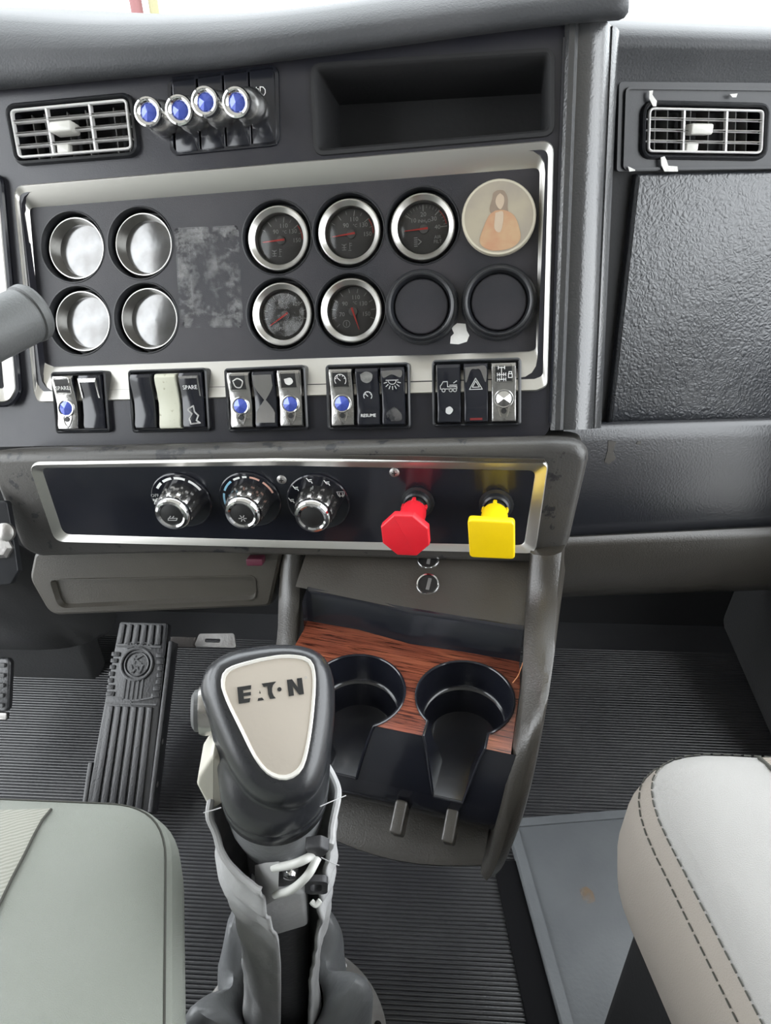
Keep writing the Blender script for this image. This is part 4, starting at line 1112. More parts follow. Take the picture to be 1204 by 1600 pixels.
for k, (px, py, lab) in enumerate(((668, 913, 'lighter socket with chrome rim in the console back panel'), (669, 873, 'lighter socket half hidden under the climate panel edge'))):
    a0 = PC.world(lw[3][0], lw[3][1] + .012 + BP[1][0], BP[1][1]); a1 = PC.world(lw[3][0], lw[3][1] + .012 + BP[2][0], BP[2][1])
    ud = (a1 - a0).normalized(); ub = (PC.world(bx1, lw[5][1], 0) - PC.world(bx0, lw[1][1], 0)).normalized()
    pl = Plane(a0, ub, ub.cross(ud))
    t = thing('lighter_socket', pl.M(pl.hit(px, py)), lab, 'socket', 'lighter sockets in the console')
    build('rim', lathe([(.0118, 0), (.0118, .0012), (.0110, .0022), (.0098, .0018), (.0092, 0)], 28), M['chrome'], t)
    build('barrel', lathe([(.0096, .0014), (.0092, .0006), (0, .0006)], 24), M['black'], t)
    build('contact', box(.001, 0, .0010, .0035, .013, .0012, .0003), M['hub'], t)
# hair-thin loose orange thread at the wood's edge
th = catmull([PC.world(*PC.uv(800, 1072), .004), PC.world(*PC.uv(808, 1066), .009), PC.world(*PC.uv(812, 1058), .012), PC.world(*PC.uv(815, 1052), .016)], 5)
tag(build('thread', tube(th, .0005, 5), mat('orange_thread', (.7, .28, .12), .6, bump=(300, .1))), 'loose orange thread at the edge of the wood plate', 'thread')

# ------------------------------------------------------------------ accelerator pedal
pt, pb = at(222, 972, 1.12), at(182, 1268, 1.04)
yv = (pt - pb).normalized(); xv = Vector((1, .02, 0)); xv = (xv - yv * xv.dot(yv)).normalized(); zv = xv.cross(yv)
PB = Plane((pt + pb) / 2, xv, zv)
PB.u, PB.v = xv, yv; PB.R = Matrix((xv, yv, zv)).transposed()
Lp = (pt - pb).length; Wp = .084
ped = thing('accelerator_pedal', PB.M(pb), 'black ribbed accelerator pedal embossed with a round emblem', 'pedal')
def yy(q): return Lp * q
po = rpoly([(-Wp * .53, 0), (Wp * .53, 0), (Wp * .46, Lp), (-Wp * .40, Lp)], .004, 3)
build('treadle', prism(po, -.016, 0, .002), M['pedal'], ped, sharp=30)
for k in range(6):
    x = (-.5 + (k + .5) / 6) * Wp * .86
    build('rib', prism(rpoly([(x - .0042, .004), (x + .0042, .004), (x * .93 + .0038, Lp * .535), (x * .93 - .0038, Lp * .535)], .0005, 1), 0, .0028, .0006), M['pedal'], ped)
for k in range(6):
    x = (-.5 + (k + .5) / 6) * Wp * .80
    build('rib', prism(rpoly([(x - .0038, Lp * .875), (x + .0038, Lp * .875), (x * .96 + .0036, Lp * .985), (x * .96 - .0036, Lp * .985)], .0005, 1), 0, .0028, .0006), M['pedal'], ped)
ec = (.001, Lp * .765)
build('emblem_ring', xf(lathe([(.0245, 0), (.0245, .0025), (.0225, .0032), (.0205, .0025), (.0205, 0)], 36), Matrix.Translation((ec[0], ec[1], 0))), M['pedal'], ped)
build('emblem_ring', xf(lathe([(.0180, 0), (.0180, .0022), (.0170, .0026), (.0160, .0022), (.0160, 0)], 32), Matrix.Translation((ec[0], ec[1], 0))), M['pedal'], ped)
def raised(vf, z0, z1):
    V = [(v[0], v[1], z1) for v in vf[0]]
    return V, vf[1]
kx, ky = ec
build('emblem_letter', strokes([[(kx - .0045, ky + .0125), (kx - .0045, ky + .001)], [(kx + .006, ky + .0125), (kx - .0035, ky + .0065), (kx + .006, ky + .001)]], .0024, .0026), M['wornrubber'], ped, smooth=False)
build('emblem_letter', strokes([[(kx - .0085, ky - .0012), (kx - .005, ky - .0125), (kx, ky - .0035), (kx + .005, ky - .0125), (kx + .0085, ky - .0012)]], .0024, .0026), M['wornrubber'], ped, smooth=False)
build('emblem_crown', strokes([[(-.020, ec[1] + .026), (-.012, ec[1] + .030), (0, ec[1] + .031), (.013, ec[1] + .030), (.021, ec[1] + .026)], [(-.018, ec[1] + .022), (0, ec[1] + .0265), (.019, ec[1] + .022)]] + [[(x, ec[1] + .0255), (x, ec[1] + .030)] for x in (-.012, -.004, .005, .013)], .0016, .0022), M['wornrubber'], ped, smooth=False)
build('emblem_stem', strokes([[(x, ec[1] - .024 + abs(x) * .3), (x, Lp * .575)] for x in (-.0125, -.0065, 0, .0065, .0125)] + [[(-.03, Lp * .585), (-.012, Lp * .572), (0, Lp * .566), (.012, Lp * .572), (.030, Lp * .588)], [(0, Lp * .57), (0, Lp * .545)], [(-.035, Lp * .55), (.036, Lp * .55)], [(-.032, Lp * .862), (.032, Lp * .862)]], .0022, .0022), M['wornrubber'], ped, smooth=False)
for sx in (-1, 1):
    for k in range(7):
        y_ = Lp * (.60 + .036 * k); wd = .012 if k in (0, 6) else (.010 if k in (1, 5) else .0075)
        x0 = sx * .0385
        build('emblem_bar', prism(rrect(x0 - sx * wd / 2 + .001, y_, wd, .0062, .001, 2), 0, .0024, .0005), M['pedal'], ped)
build('side_flange', join(box(Wp * .54, Lp * .45, -.014, .006, Lp * .9, .028, .001), box(-Wp * .54, Lp * .12, -.010, .006, Lp * .24, .024, .001)), M['pedal'], ped)
for q in (.14, .36): build('pivot_bolt', xf(lathe([(.004, 0), (.004, .003), (0, .004)], 12), Matrix.Translation((Wp * .545, Lp * q, -.010)) @ Matrix.Rotation(PI / 2, 4, 'Y')), M['steel'], ped)
build('base_bracket', join(box(0, .02, -.032, .06, .05, .034), box(0, Lp * .6, -.05, .02, .16, .05)), M['dark'], ped)

# brake pedal at the frame's left edge
pbm = at(-10, 1070, 1.08)
bp_ = thing('brake_pedal', Matrix.Translation(pbm) @ Matrix.Rotation(R(52), 4, 'X'), 'ribbed black brake pedal cut off at the left edge', 'pedal')
build('pad', prism(rrect(-.022, 0, .09, .075, .008), -.012, 0, .003, both=True), M['rubber'], bp_)
for k in range(5): build('grip_rib', box(-.022, -.028 + .014 * k, .002, .078, .006, .005, .001), M['wornrubber'], bp_)
build('arm', tube(catmull([(-.05, .0, -.01), (-.06, .05, -.03), (-.08, .14, -.03), (-.10, .26, .03)], 5), .011, 10), M['dark'], bp_)
build('trim_strip', box(.004, -.043, -.002, .036, .010, .008, .001), M['steel'], bp_)

# grey cover at the foot of the steering column, column shroud and bracket
cc = at(75, 1010, 1.22)
cb = thing('column_cover', Matrix.Translation((cc.x, cc.y, .0)), 'dark grey moulded cover at the foot of the steering column', 'cover')
rings = []
for z, rx, ry, ox, oy in ((.10, .150, .05, -.07, .07), (.115, .145, .07, -.07, .06), (.16, .115, .07, -.08, .05), (.23, .09, .06, -.10, .04), (.36, .085, .055, -.14, -.02), (.60, .08, .05, -.16, -.10)):
    rings.append([(ox + rx * math.copysign(abs(math.cos(a)) ** .6, math.cos(a)), oy + ry * math.copysign(abs(math.sin(a)) ** .6, math.sin(a)), z) for a in [2 * PI * i / 28 for i in range(28)]])
build('shell', loft(rings, True, True), M['kick'], cb, sharp=60)
tb_ = build('toe_board', box(-.18, .06, .05, .44, .05, .14, .01), M['kick'], cb)
# under-dash bracket with bolt at the left edge
bb_ = at(4, 850, .80)
br = thing('steering_bracket', Matrix.Translation(bb_) @ CAMR.to_4x4(), 'black steering column bracket with a grey bolt at the left edge', 'bracket')
build('plate', prism(rpoly([(-.06, .05), (.004, .045), (.012, .0), (.016, -.028), (.008, -.042), (-.06, -.045)], .004, 3), -.01, 0, .001), M['semi'], br)
build('bolt', xf(lathe([(.012, -.004), (.012, .004), (.008, .007), (0, .007)], 6), Matrix.Translation((.0, -.004, 0))), M['steel'], br, sharp=20)
build('washer', xf(lathe([(.010, 0), (.010, .005), (.006, .008), (0, .008)], 20), Matrix.Translation((.004, .012, 0))), M['steel'], br)

# steel bracket on the toe board beside the console
sb = at(338, 1000, 1.18)
st = thing('floor_bracket', Matrix.Translation(sb) @ Matrix.Rotation(R(35), 4, 'X'), 'small grey slotted metal bracket on the floor left of the console', 'bracket')
build('plate', holed(rpoly([(-.028, .009), (.026, .011), (.032, -.011), (-.034, -.011)], .004, 3), [rrect(-.006, -.001, .024, .006, .002)], .0, .004), M['steel'], st)
build('rag_strip', box(-.052, -.004, -.004, .04, .016, .004, .001), mat('frayed_grey_cloth', (.10, .09, .085), .9, bump=(300, .8)), st)

# ------------------------------------------------------------------ stalk and driver's instrument edge
s0, s1 = at(-46, 536, .57), at(46, 490, .605)
ax = (s1 - s0).normalized()
x_ = ax.cross(Vector((0, 0, 1))).normalized(); y_ = ax.cross(x_)
m_ = Matrix((x_, y_, ax)).transposed().to_4x4(); m_.translation = s1
sk_ = thing('column_stalk', m_, 'grey tapered steering column stalk pointing at the gauges', 'stalk')
build('grip', lathe([(.0, -.301), (.016, -.30), (.019, -.18), (.0215, -.05), (.0222, -.010), (.0220, -.006)], 32), M['stalk'], sk_)
build('end_cap', lathe([(.0212, -.007), (.0214, -.004), (.0230, -.003), (.0232, .002), (.0215, .005), (.012, .0062), (0, .0066)], 32), M['stalk'], sk_, sharp=30)
PD = Plane(PG.hit(20, 450, .006), (PG.u - PG.n * .35), (PG.n + PG.u * .35))
do = rpoly(pix(PD, [(-260, 270), (4, 268), (34, 612), (20, 636), (-260, 640)]), [0, .012, .02, .02, 0], 6)
dp = thing('driver_gauge_panel', PD.M(PD.hit(-40, 630)), 'bright silver edge of the driver instrument panel at the left border', 'instrument panel')
part('surround', on(PD, loft([z3(do, -.02), z3(do, .0), z3(inset(do, .002), .0022), z3(inset(do, .005), .0016)])), M['gloss'], dp, sharp=35)
part('silver_edge', on(PD, loft([z3(inset(do, .005), .0012), z3(inset(do, .0062), .0030), z3(inset(do, .0085), .0024), z3(inset(do, .020), -.008), z3(inset(do, .0205), -.012)])), M['silver'], dp, sharp=35)
part('face', on(PD, flat(inset(do, .019), -.011)), M['plate'], dp)

# ------------------------------------------------------------------ gear lever
from mathutils import noise
base = floorhit(452, 1640, 0.0)
topc = at(428, 1262, .468)
axv = (topc - base).normalized()
PS = Plane(topc, CAMR @ Vector((1, 0, 0)), (-(CAMR @ Vector((0, 0, -1)))).normalized())
xs_ = (CAMR @ Vector((1, .02, 0))); xs_ = (xs_ - axv * xs_.dot(axv)).normalized(); ns_ = xs_.cross(axv).normalized()
if ns_.dot(EYE - topc) < 0: ns_ = -ns_
PS = Plane(topc, xs_, ns_)
gl = thing('gear_lever', Matrix.Translation(base), 'gear lever with black grip, champagne maker plate and split grey sleeve', 'gear lever')
def lp(name, vf, m, parent=gl, **k):
    return build(name, vf, m, parent, world=True, **k)
# the grip: face plane, rounded outline, blending down to a round collar
ev = R(50)
fu = CAMR @ Vector((1, .085, 0)); hz = Vector((0, -1, 0))
fn = (-ray(425, 1120).normalized()); fn = (fn + Vector((0, .12, .10)) + fu * -.03).normalized()
PF = Plane(at(424, 1120, .415), fu, fn)
NG = 64
def polar(px_pts, h, c, n=NG):
    P_ = [(p.x, p.y) for p in catmull([Vector((*PF.uv(x, y, h), 0)) for x, y in px_pts + px_pts[:1]], 10)][:-1]
    out = []
    for i in range(n):
        a = 2 * PI * i / n; d = Vector((math.cos(a), math.sin(a)))
        best = None
        for j in range(len(P_)):
            p, q = Vector(P_[j - 1]) - c, Vector(P_[j]) - c
            e = q - p; den = d.x * e.y - d.y * e.x
            if abs(den) < 1e-12: continue
            t = (p.x * e.y - p.y * e.x) / den; u = (p.x * d.y - p.y * d.x) / den
            if t > 0 and -1e-6 <= u <= 1.000001 and (best is None or t > best): best = t
        out.append(c + d * (best or .02))
    return out
cF = Vector(PF.uv(424, 1112))
sil_ = [(420, 1009), (465, 1010), (502, 1024), (520, 1056), (523, 1105), (517, 1165), (503, 1225), (474, 1258), (435, 1262), (394, 1245), (362, 1205), (338, 1155), (319, 1105), (313, 1075), (325, 1042), (362, 1019)]
pla_ = [(404, 1031), (445, 1025), (480, 1030), (491, 1052), (489, 1105), (481, 1165), (470, 1202), (447, 1217), (421, 1210), (400, 1186), (377, 1140), (355, 1095), (347, 1068), (357, 1046)]
S0 = polar(sil_, -.016, cF); P0 = polar(pla_, 0, cF)
def lerp2(A, B_, t, h): return [PF.world(*(a.lerp(b, t)), h) for a, b in zip(A, B_)]
rings = [lerp2(P0, S0, 0.02, .0006), lerp2(P0, S0, .12, .0006), lerp2(P0, S0, .35, -.0002), lerp2(P0, S0, .62, -.0028), lerp2(P0, S0, .83, -.0072), lerp2(P0, S0, .95, -.012), lerp2(P0, S0, 1.0, -.018)]
A = rings[-1]
rc = .0315
cc_ = PS.hit(429, 1220)
cB = cc_
yB = axv.cross(xs_)
if yB.dot(PF.v) < 0: yB = -yB
def ring_c(c, r, sy=1.0): return [c + xs_ * r * math.cos(2 * PI * i / NG) + yB * r * sy * math.sin(2 * PI * i / NG) for i in range(NG)]
Bc = ring_c(cB, rc)
cA = sum(A, Vector()) / NG
for k in range(1, 8):
    t = k / 7
    h00, h10, h01, h11 = 2 * t ** 3 - 3 * t ** 2 + 1, t ** 3 - 2 * t ** 2 + t, -2 * t ** 3 + 3 * t ** 2, t ** 3 - t ** 2
    rings.append([a * h00 + b * h01 + (-PF.n * .022) * h10 + (-axv * .045) * h11 for a, b in zip(A, Bc)])
rings.append(ring_c(cB - axv * .0035, rc * 1.0)); rings.append(ring_c(cB - axv * .0045, rc * .985)); rings.append(ring_c(cB - axv * .0055, rc * 1.0)); rings.append(ring_c(cB - axv * .016, rc * .985)); rings.append(ring_c(cB - axv * .018, rc * .9))
lp('grip', loft(rings, True, True), M['knob'], sharp=70)
pt_ = rings[0]
lp('plate_rim', loft([lerp2(P0, S0, .06, .0000), lerp2(P0, S0, .05, .0016), lerp2(P0, S0, .0, .0022), [PF.world(*(cF.lerp(a, .95)), .0020) for a in P0], [PF.world(*(cF.lerp(a, .945)), .0008) for a in P0]]), M['rimwhite'])
plate_o = lp('maker_plate', loft([[PF.world(*(cF.lerp(a, .95)), .0012) for a in P0], [PF.world(*(cF.lerp(a, .6)), .0018) for a in P0], [PF.world(*(cF.lerp(a, .05)), .0021) for a in P0]], cap1=True), M['champ'])
# lettering of the plate
lo0, lo1 = Vector(PF.uv(372, 1088)), Vector(PF.uv(473, 1073))
lx = (lo1 - lo0); lw_ = lx.length; lx.normalize(); ly = Vector((-lx.y, lx.x)); lh = lw_ * .255
def glyph(pts): return [tuple(lo0 + lx * (x * lw_) + ly * ((y - .5) * lh)) for x, y in pts]
G = [
 [(0, 0), (.165, 0), (.185, .24), (.085, .24), (.085, .40), (.195, .40), (.20, .60), (.085, .60), (.085, .76), (.205, .76), (.215, 1), (0, 1)],
 [(.285, 0), (.385, 0), (.36, .16), (.30, .16)],
 [(.325, .42), (.345, .42), (.335, .62)],
 [(.375, 1), (.60, 1), (.545, .80), (.525, .62), (.52, .40), (.535, .18), (.565, 0), (.475, 0), (.455, .30), (.455, .78), (.40, .78)],
 [(.635 + .034 * math.cos(R(a)), .5 + .13 * math.sin(R(a))) for a in range(0, 360, 30)],
 [(.765, 0), (.845, 0), (.845, .58), (.925, 0), (1.0, 0), (1.0, 1), (.92, 1), (.92, .44), (.845, 1), (.765, 1)],
]
for g in G:
    lp('letter', on(PF, flat(glyph(g), .0026)), M['black'], plate_o, smooth=False)
lp('letter', on(PF, frame(glyph([(1.06 + .018 * math.cos(R(a)), .98 + .07 * math.sin(R(a))) for a in range(0, 360, 30)]), glyph([(1.06 + .011 * math.cos(R(a)), .98 + .045 * math.sin(R(a))) for a in range(0, 360, 30)]), .0023, .0025)), M['dimwhite'], plate_o, smooth=False)
# side button and ivory selector on the left
pb_ = at(313, 1110, .443)
bm_ = Matrix((PF.v, PF.n, -PF.u)).transposed()
lp('side_button', xf(lathe([(.0125, -.012), (.0125, .0), (.0118, .003), (.009, .0048), (0, .0056)], 28), Matrix.Translation(pb_) @ bm_.to_4x4() @ Matrix.Scale(.8, 4, (0, 1, 0))), M['stalk'])
lp('side_button_ring', xf(lathe([(.0142, -.012), (.0145, -.002), (.0135, .0005), (.0125, .0)], 28), Matrix.Translation(pb_) @ bm_.to_4x4() @ Matrix.Scale(.8, 4, (0, 1, 0))), M['chromeworn'])
PV = Plane(at(333, 1210, .446), xs_, ns_)
so_ = rpoly(pix(PV, [(333, 1168), (352, 1180), (362, 1215), (352, 1242), (336, 1253), (326, 1248), (309, 1215), (311, 1202)]), .003, 4)
lp('selector_lever', on(PV, prism(so_, -.018, .005, .0022, both=True)), M['ivory'], sharp=40)
# shaft and collar parts seen through the open sleeve
lp('shaft', tube([cB - axv * .012, cB - axv * .25, base + axv * .0], .021, 20), M['bootdark'])
lp('inner_collar', tube([cB - axv * .016, cB - axv * .040, cB - axv * .062], .0, 28, rs=[.0295, .0285, .024]), M['boot'])
lp('inner_pad', on(PS, xf(prism(rpoly([(-.016, -.062), (.020, -.070), (.022, -.128), (-.004, -.150), (-.014, -.120)], .006, 3), .012, .0235, .003), Matrix.Identity(4))), M['sleeve'])
# sleeve: open down the front, V-shaped at the neck
cl = [(1248, 432, 96), (1290, 431, 93), (1335, 432, 86), (1380, 438, 77), (1430, 441, 68), (1480, 441, 60), (1540, 440, 56), (1600, 442, 58), (1640, 444, 60)]
cen, rad = [], []
for y, x, w in cl:
    p = PS.hit(x, y); q = PS.hit(x + w, y)
    cen.append(p); rad.append((q - p).length)
def spl(t):
    t = max(0, min(.9999, t)) * (len(cen) - 1); i = int(t); f = t - i
    return cen[i].lerp(cen[i + 1], f), rad[i] * (1 - f) + rad[i + 1] * f
NA, NT = 84, 60
rows = []
for k in range(NT + 1):
    s_ = k / NT; row = []
    for j in range(NA + 1):
        q = j / NA
        # angle runs from the left flap edge, round the back, to the right flap edge
        tt = s_
        wl = 87 + 10 * max(0, 1 - tt / .3); wr = 46 - 10 * max(0, 1 - tt / .45)
        ang = wl + (360 + wr - wl) * q
        front = max(0, math.sin(R(ang)))
        t0_ = .0 + (.125 * front ** 1.3 if q < .5 else .06 * front ** 1.5)
        t = t0_ + (1 - t0_) * s_
        c, r_ = spl(t)
        nz = noise.noise(Vector((math.cos(R(ang)) * 1.4, math.sin(R(ang)) * 1.4, t * 9))) * .0028 + noise.noise(Vector((math.cos(R(ang)) * 3, math.sin(R(ang)) * 3, t * 26))) * .0016
        cr_ = math.exp(-((t - .28) / .13) ** 2) * math.sin(t * 70 + ang * .05) * .0022
        edge = min(j, NA - j) / NA
        curl = .0035 * math.exp(-(edge / .03) ** 2)
        lip = .002 * math.exp(-(s_ / .04) ** 2)
        rr = r_ * (1.0 if front == 0 else 1.0) + nz + cr_ + curl + lip - .001
        row.append(c + xs_ * rr * math.cos(R(ang)) + ns_ * rr * math.sin(R(ang)) * .95)
    rows.append(row)
slv = lp('sleeve', loft(rows, closed=False), M['sleeve'], sharp=80)
sm = slv.modifiers.new('thickness', 'SOLIDIFY'); sm.thickness = .0022; sm.offset = -1
# hem tubes at the neck
hem = [row for row in rows[0]]
lp('hem', tube(hem, .0022, 8), M['sleeve'])
# folded tabs with two clear tubes across the opening
def onS(px, py, h): return PS.hit(px, py, h)
lp('strap_tab', loft([[onS(398, 1352, .024), onS(398, 1412, .026)], [onS(415, 1348, .031), onS(416, 1414, .033)], [onS(436, 1346, .035), onS(434, 1404, .037)], [onS(438, 1348, .032), onS(430, 1402, .034)]], closed=False), M['sleeve'])
lp('strap_tube', tube(catmull([onS(428, 1356, .033), onS(455, 1351, .040), onS(478, 1342, .040), onS(492, 1332, .033)], 6), .0025, 10), M['tubing'])
lp('strap_tube', tube(catmull([onS(430, 1398, .035), onS(455, 1390, .043), onS(480, 1368, .043), onS(496, 1340, .034)], 6), .0025, 10), M['tubing'])
lp('strap_clip', on(Plane(onS(492, 1330, .036), xs_, ns_), prism(rpoly([(-.006, .004), (.003, .007), (.008, .002), (.005, -.006), (-.003, -.005)], .002, 3), -.006, .001, .0015)), M['bootdark'])
lp('clamp_screw', xf(lathe([(.005, -.012), (.005, .0), (.004, .003), (0, .0042)], 16), Plane(onS(453, 1364, .024), xs_, ns_).M()), M['chrome'])
lp('buckle', on(Plane(onS(494, 1385, .032), xs_, ns_), frame(rrect(0, 0, .014, .020, .004), rrect(0, 0, .007, .011, .003), -.003, .001)), M['bootdark'])
lp('buckle_hook', tube(catmull([onS(486, 1408, .034), onS(493, 1414, .036), onS(500, 1407, .034)], 5), .0018, 8), M['tubing'])
for a, b, c in (((500, 1260), (516, 1253), (540, 1243)), ((502, 1340), (518, 1348), (529, 1352)), ((345, 1262), (332, 1266), (318, 1270))):
    lp('frayed_thread', tube(catmull([onS(*a, .03), onS(*b, .022), onS(*c, .015)], 4), .0003, 5), M['sleeve'])
# pleated lower boot and bolted flange ring
def boot_ring(z, r_, amp, ph, dz=0):
    c = base + axv * (z / axv.z) * .6 + Vector((0, 0, z - (axv * (z / axv.z) * .6).z))
    out = []
    for i in range(72):
        a = 2 * PI * i / 72
        f = 1 + amp * (math.cos(5 * a + ph) + .45 * math.sin(9 * a + 1.3 * ph))
        out.append(c + Vector((math.cos(a) * r_ * f, math.sin(a) * r_ * f, dz * math.cos(5 * a + ph))))
    return out
bt = thing('lever_boot', Matrix.Translation(base), 'grey pleated vinyl boot around the foot of the gear lever', 'boot')
build('bellows', loft([boot_ring(z, r_, a, p, d) for z, r_, a, p, d in ((.004, .092, .0, .4, 0), (.02, .090, .03, .4, 0), (.05, .084, .07, .4, 0), (.09, .080, .10, .45, 0), (.13, .077, .14, .5, 0), (.165, .075, .17, .55, .010), (.190, .070, .18, .6, .018), (.200, .062, .16, .6, .020), (.196, .052, .08, .6, .012), (.175, .044, .04, .6, .006), (.14, .040, .0, .6, 0))]), M['boot'], bt, world=True, sharp=80)
fg = thing('boot_flange', Matrix.Translation(base), 'steel flange ring bolted to the floor around the lever boot', 'flange')
holes = [circle(.0042, 12, .1005 * math.cos(R(a)), .1005 * math.sin(R(a))) for a in range(15, 375, 45)]
build('ring', xf(holed(circle(.110, 56), [circle(.090, 48)] + holes[::2], .010, .008), Matrix.Translation((0, 0, 0))), M['steel'], fg)
for a in range(60, 400, 90):
    build('bolt', xf(lathe([(.0062, .010), (.0062, .013), (.004, .0155), (0, .016)], 14), Matrix.Translation((.1005 * math.cos(R(a)), .1005 * math.sin(R(a)), 0))), M['steel'], fg)

# ------------------------------------------------------------------ seats
def seat_rings(plan, levels):
    cx_ = sum(p[0] for p in plan) / len(plan); cy_ = sum(p[1] for p in plan) / len(plan)
    out = []
    for d, z in levels:
        o_ = inset(plan, min(d, .028))
        if d > .028:
            k_ = 1 - (d - .028) / .25
            o_ = [(cx_ + (a - cx_) * k_, cy_ + (b - cy_) * k_) for a, b in o_]
        out.append(z3(o_, z))
    return out
def seat(name, plan, ztop, label, m_top, m_side, taper):
    c = Vector((sum(p[0] for p in plan) / len(plan), sum(p[1] for p in plan) / len(plan), 0))
    t = thing(name, Matrix.Translation(c), label, 'seat', 'front seats')
    lower = [(.035, ztop - .17), (.012, ztop - .165), (.002, ztop - .14), (-.004, ztop - .10), (-.003, ztop - .06), (.003, ztop - .035), (.009, ztop - .022)]
    if taper: lower = [(.060, ztop - .17), (.045, ztop - .165), (.026, ztop - .14), (.015, ztop - .10), (.007, ztop - .06), (.005, ztop - .035), (.009, ztop - .022)]
    upper = [(.009, ztop - .022), (.016, ztop - .013), (.028, ztop - .005), (.045, ztop - .0005), (.07, ztop + .003), (.10, ztop + .0045), (.14, ztop + .004)]
    s_ = build('cushion_side', loft(seat_rings(plan, lower), cap0=True), m_side, t, world=True, sharp=80)
    tp = build('cushion_top', loft(seat_rings(plan, upper), cap1=True), m_top, t, world=True, sharp=80)
    V1, F1 = join(loft(seat_rings(plan, lower)), loft(seat_rings(plan, upper), cap1=True))
    bvh = BVHTree.FromPolygons([tuple(v) for v in V1], F1)
    ped_ = inset(plan, .07 if taper else .03)
    build('pedestal', prism(ped_, .0, ztop - .16, .0), M['dark'], t, world=True)
    return t, tp, bvh
def stitched(t, path, m, dash_=.0055, gap=.0022, r_=.0006):
    pts = [Vector(p) for p in path]; out = []; acc = 0
    cur = [pts[0]]; pen = True; left_ = dash_
    for a, b in zip(pts[:-1], pts[1:]):
        seg = (b - a).length; pos = 0
        while seg - pos > left_:
            pos += left_; p = a.lerp(b, pos / seg)
            if pen: out.append(tube([cur[-1], p] if len(cur) < 2 else cur + [p], r_, 5))
            pen = not pen; left_ = dash_ if pen else gap; cur = [p]
        left_ -= seg - pos
        if pen: cur.append(b)
    return build('stitching', join(*out), m, t, world=True)
def cast(bvh, px, py, lift=.0008):
    h = bvh.ray_cast(EYE, ray(px, py).normalized())
    return None if h[0] is None else h[0] + (h[1] if h[1].dot(EYE - h[0]) > 0 else -h[1]) * lift
# right seat
zr = .50
fl_ = floorhit(950, 1128, zr); bl_ = floorhit(1215, 1640, zr)
dirb = (bl_ - fl_); dirb.z = 0; dirb.normalize(); side_ = Vector((-dirb.y, dirb.x, 0))
if side_.x < 0: side_ = -side_
FLc = fl_; FRc = fl_ + Vector((.50, -.012, 0)); BRc = FRc + dirb * .52; BLc = fl_ + dirb * .52
planR = rpoly([(BLc.x, BLc.y), (BRc.x, BRc.y), (FRc.x, FRc.y), (FLc.x, FLc.y)], [.05, .05, .10, .07], 10)
seatR, topR, bvR = seat('seat_cushion', planR, zr, 'pale grey passenger seat cushion with taupe vinyl side and dark stitching', M['seat_r'], M['seat_rs'], 0)
k0 = len(planR)
ring1 = [Vector((*p, zr - .0205)) for p in inset(planR, .0085)]
ring2 = [Vector((*p, zr - .036)) for p in inset(planR, .0018)]
def long_edge(ring): return ring + ring[:1]
stitched(seatR, long_edge(ring1), M['thread']); stitched(seatR, long_edge(ring2), M['thread'])
# left seat
zl = .495
fr_ = floorhit(280, 1216, zl); br_ = floorhit(284, 1640, zl)
dirb = (br_ - fr_); dirb.z = 0; dirb.normalize(); side_ = Vector((-dirb.y, dirb.x, 0))
if side_.x > 0: side_ = -side_
FRl = fr_; FLl = fr_ + Vector((-.50, -.0, 0)); BLl = FLl + dirb * .5; BRl = FRl + dirb * .5
planL = rpoly([(BLl.x, BLl.y), (BRl.x, BRl.y), (FRl.x, FRl.y), (FLl.x, FLl.y)], [.05, .05, .07, .09], 10)
seatL, topL, bvL = seat('seat_cushion', planL, zl, 'sage grey cloth driver seat cushion beside the gear lever', M['seat_l'], M['seat_l'], 1)
ringl = [Vector((*p, zl - .0165)) for p in inset(planL, .0125)]
build('seam', tube(ringl + ringl[:1], .0007, 6), M['thread'], seatL, world=True)
# woven inserts on the cushion tops, laid on the surface
def ribbed_cloth(name, c0, c1, rot, sc=160):
    m = mat(name, c0, .9, bump=(1200, .5))
    N, L, B = nodes_of(m)
    tc = [n for n in N if n.type == 'TEX_COORD'][0]
    mp = N.new('ShaderNodeMapping'); mp.inputs['Rotation'].default_value = (0, 0, rot); L.new(tc.outputs['Object'], mp.inputs[0])
    wv = N.new('ShaderNodeTexWave'); wv.inputs['Scale'].default_value = sc / 6.283; wv.inputs['Distortion'].default_value = 3; wv.inputs['Detail'].default_value = 3
    L.new(mp.outputs[0], wv.inputs['Vector'])
    x = N.new('ShaderNodeMix'); x.data_type = 'RGBA'; x.inputs[6].default_value = tuple(c0) + (1,); x.inputs[7].default_value = tuple(c1) + (1,)
    L.new(wv.outputs['Fac'], x.inputs[0]); L.new(x.outputs[2], B.inputs['Base Color'])
    return m
def insert(t, bvh, lower, upper, m, n=14, k=8):
    """band between two pixel polylines laid on the cushion"""
    A_ = catmull([Vector((*p, 0)) for p in lower], n); B_ = catmull([Vector((*p, 0)) for p in upper], n)
    rows = []
    for i in range(k + 1):
        r_ = []
        for a, b in zip(A_, B_):
            q = a.lerp(b, i / k); p = cast(bvh, q.x, q.y, .0014)
            r_.append(p)
        rows.append(r_)
    V, Fc, idx = [], [], {}
    for i, r_ in enumerate(rows):
        for j, p in enumerate(r_):
            if p is not None: idx[i, j] = len(V); V.append(p)
    for i in range(k):
        for j in range(len(A_) - 1):
            q = [(i, j), (i, j + 1), (i + 1, j + 1), (i + 1, j)]
            if all(z in idx for z in q): Fc.append(tuple(idx[z] for z in q))
    return build('woven_insert', (V, Fc), m, t, world=True, sharp=80)
insert(seatL, bvL, [(80, 1266), (66, 1284), (40, 1335), (0, 1415), (-60, 1540)], [(-330, 1276), (-390, 1296), (-450, 1340), (-530, 1425), (-640, 1550)], ribbed_cloth('ribbed_pale_cloth', (.24, .24, .205), (.33, .33, .29), R(65), 700))
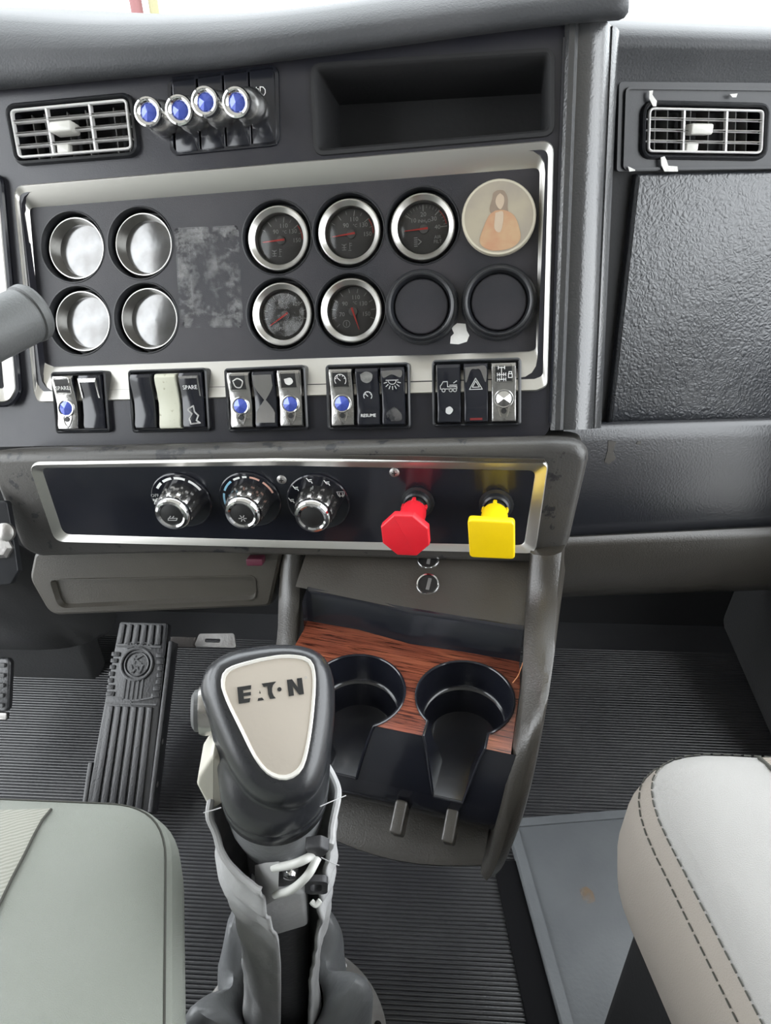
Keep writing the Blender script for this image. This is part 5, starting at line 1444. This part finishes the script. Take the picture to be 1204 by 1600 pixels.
sp = [cast(bvL, x, y, .0012) for x, y in [(80, 1267), (66, 1284), (52, 1310), (40, 1335), (20, 1373), (0, 1415), (-20, 1456)]]
build('seam', tube([p for p in sp if p], .0011, 6), M['thread'], seatL, world=True)
insert(seatR, bvR, [(1130, 1157), (1160, 1168), (1185, 1186), (1230, 1225), (1330, 1330), (1430, 1460)], [(1520, 1168), (1550, 1180), (1590, 1200), (1640, 1240), (1740, 1330), (1840, 1440)], ribbed_cloth('ribbed_tan_cloth', (.20, .175, .145), (.31, .275, .235), R(70), 700))
sp = [cast(bvR, x, y, .0012) for x, y in [(1126, 1157), (1140, 1160), (1160, 1168), (1185, 1186), (1204, 1203), (1230, 1225), (1280, 1276), (1330, 1330), (1380, 1394), (1430, 1460)]]
build('seam', tube([p for p in sp if p], .0016, 6), M['thread'], seatR, world=True)

# ------------------------------------------------------------------ grey floor sheet and the dark band beside it
def fpoly(pts, z): return [(floorhit(x, y, z).x, floorhit(x, y, z).y) for x, y in pts]
mo = rpoly(fpoly([(789, 1280), (1130, 1252), (1230, 1660), (894, 1670)], .012), .008, 4)
c = floorhit(950, 1450, .004)
ms = thing('floor_sheet', Matrix.Translation(c), 'flat scuffed grey rubber sheet on the floor beside the passenger seat', 'floor mat')
build('sheet', prism(mo, .0032, .012, .002), M['mat'], ms, world=True)
build('raised_border', frame(inset(mo, .001), inset(mo, .014), .008, .0145, bev=.001), M['mat'], ms, world=True)
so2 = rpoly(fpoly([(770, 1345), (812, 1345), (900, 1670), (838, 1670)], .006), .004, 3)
stp = build('dark_floor_band', prism(so2, .0032, .007, .001), mat('matt_dark_band', (.006, .006, .007), .8, bump=(300, .2), spec=.15)); tag(stp, 'smooth dark band between ribbed floor and grey sheet', 'strip')  # low dark band laid along the left edge of the sheet
rp = [(floorhit(x, y, .0126).x, floorhit(x, y, .0126).y) for x, y in [(905, 1390), (915, 1384), (926, 1394), (930, 1408), (920, 1412), (908, 1404)]]
build('rust_stain', flat(rp, .0126), patchy('rust_brown_stain', (.30, .19, .10), 60, .42), ms, world=True, label='small rusty stain')
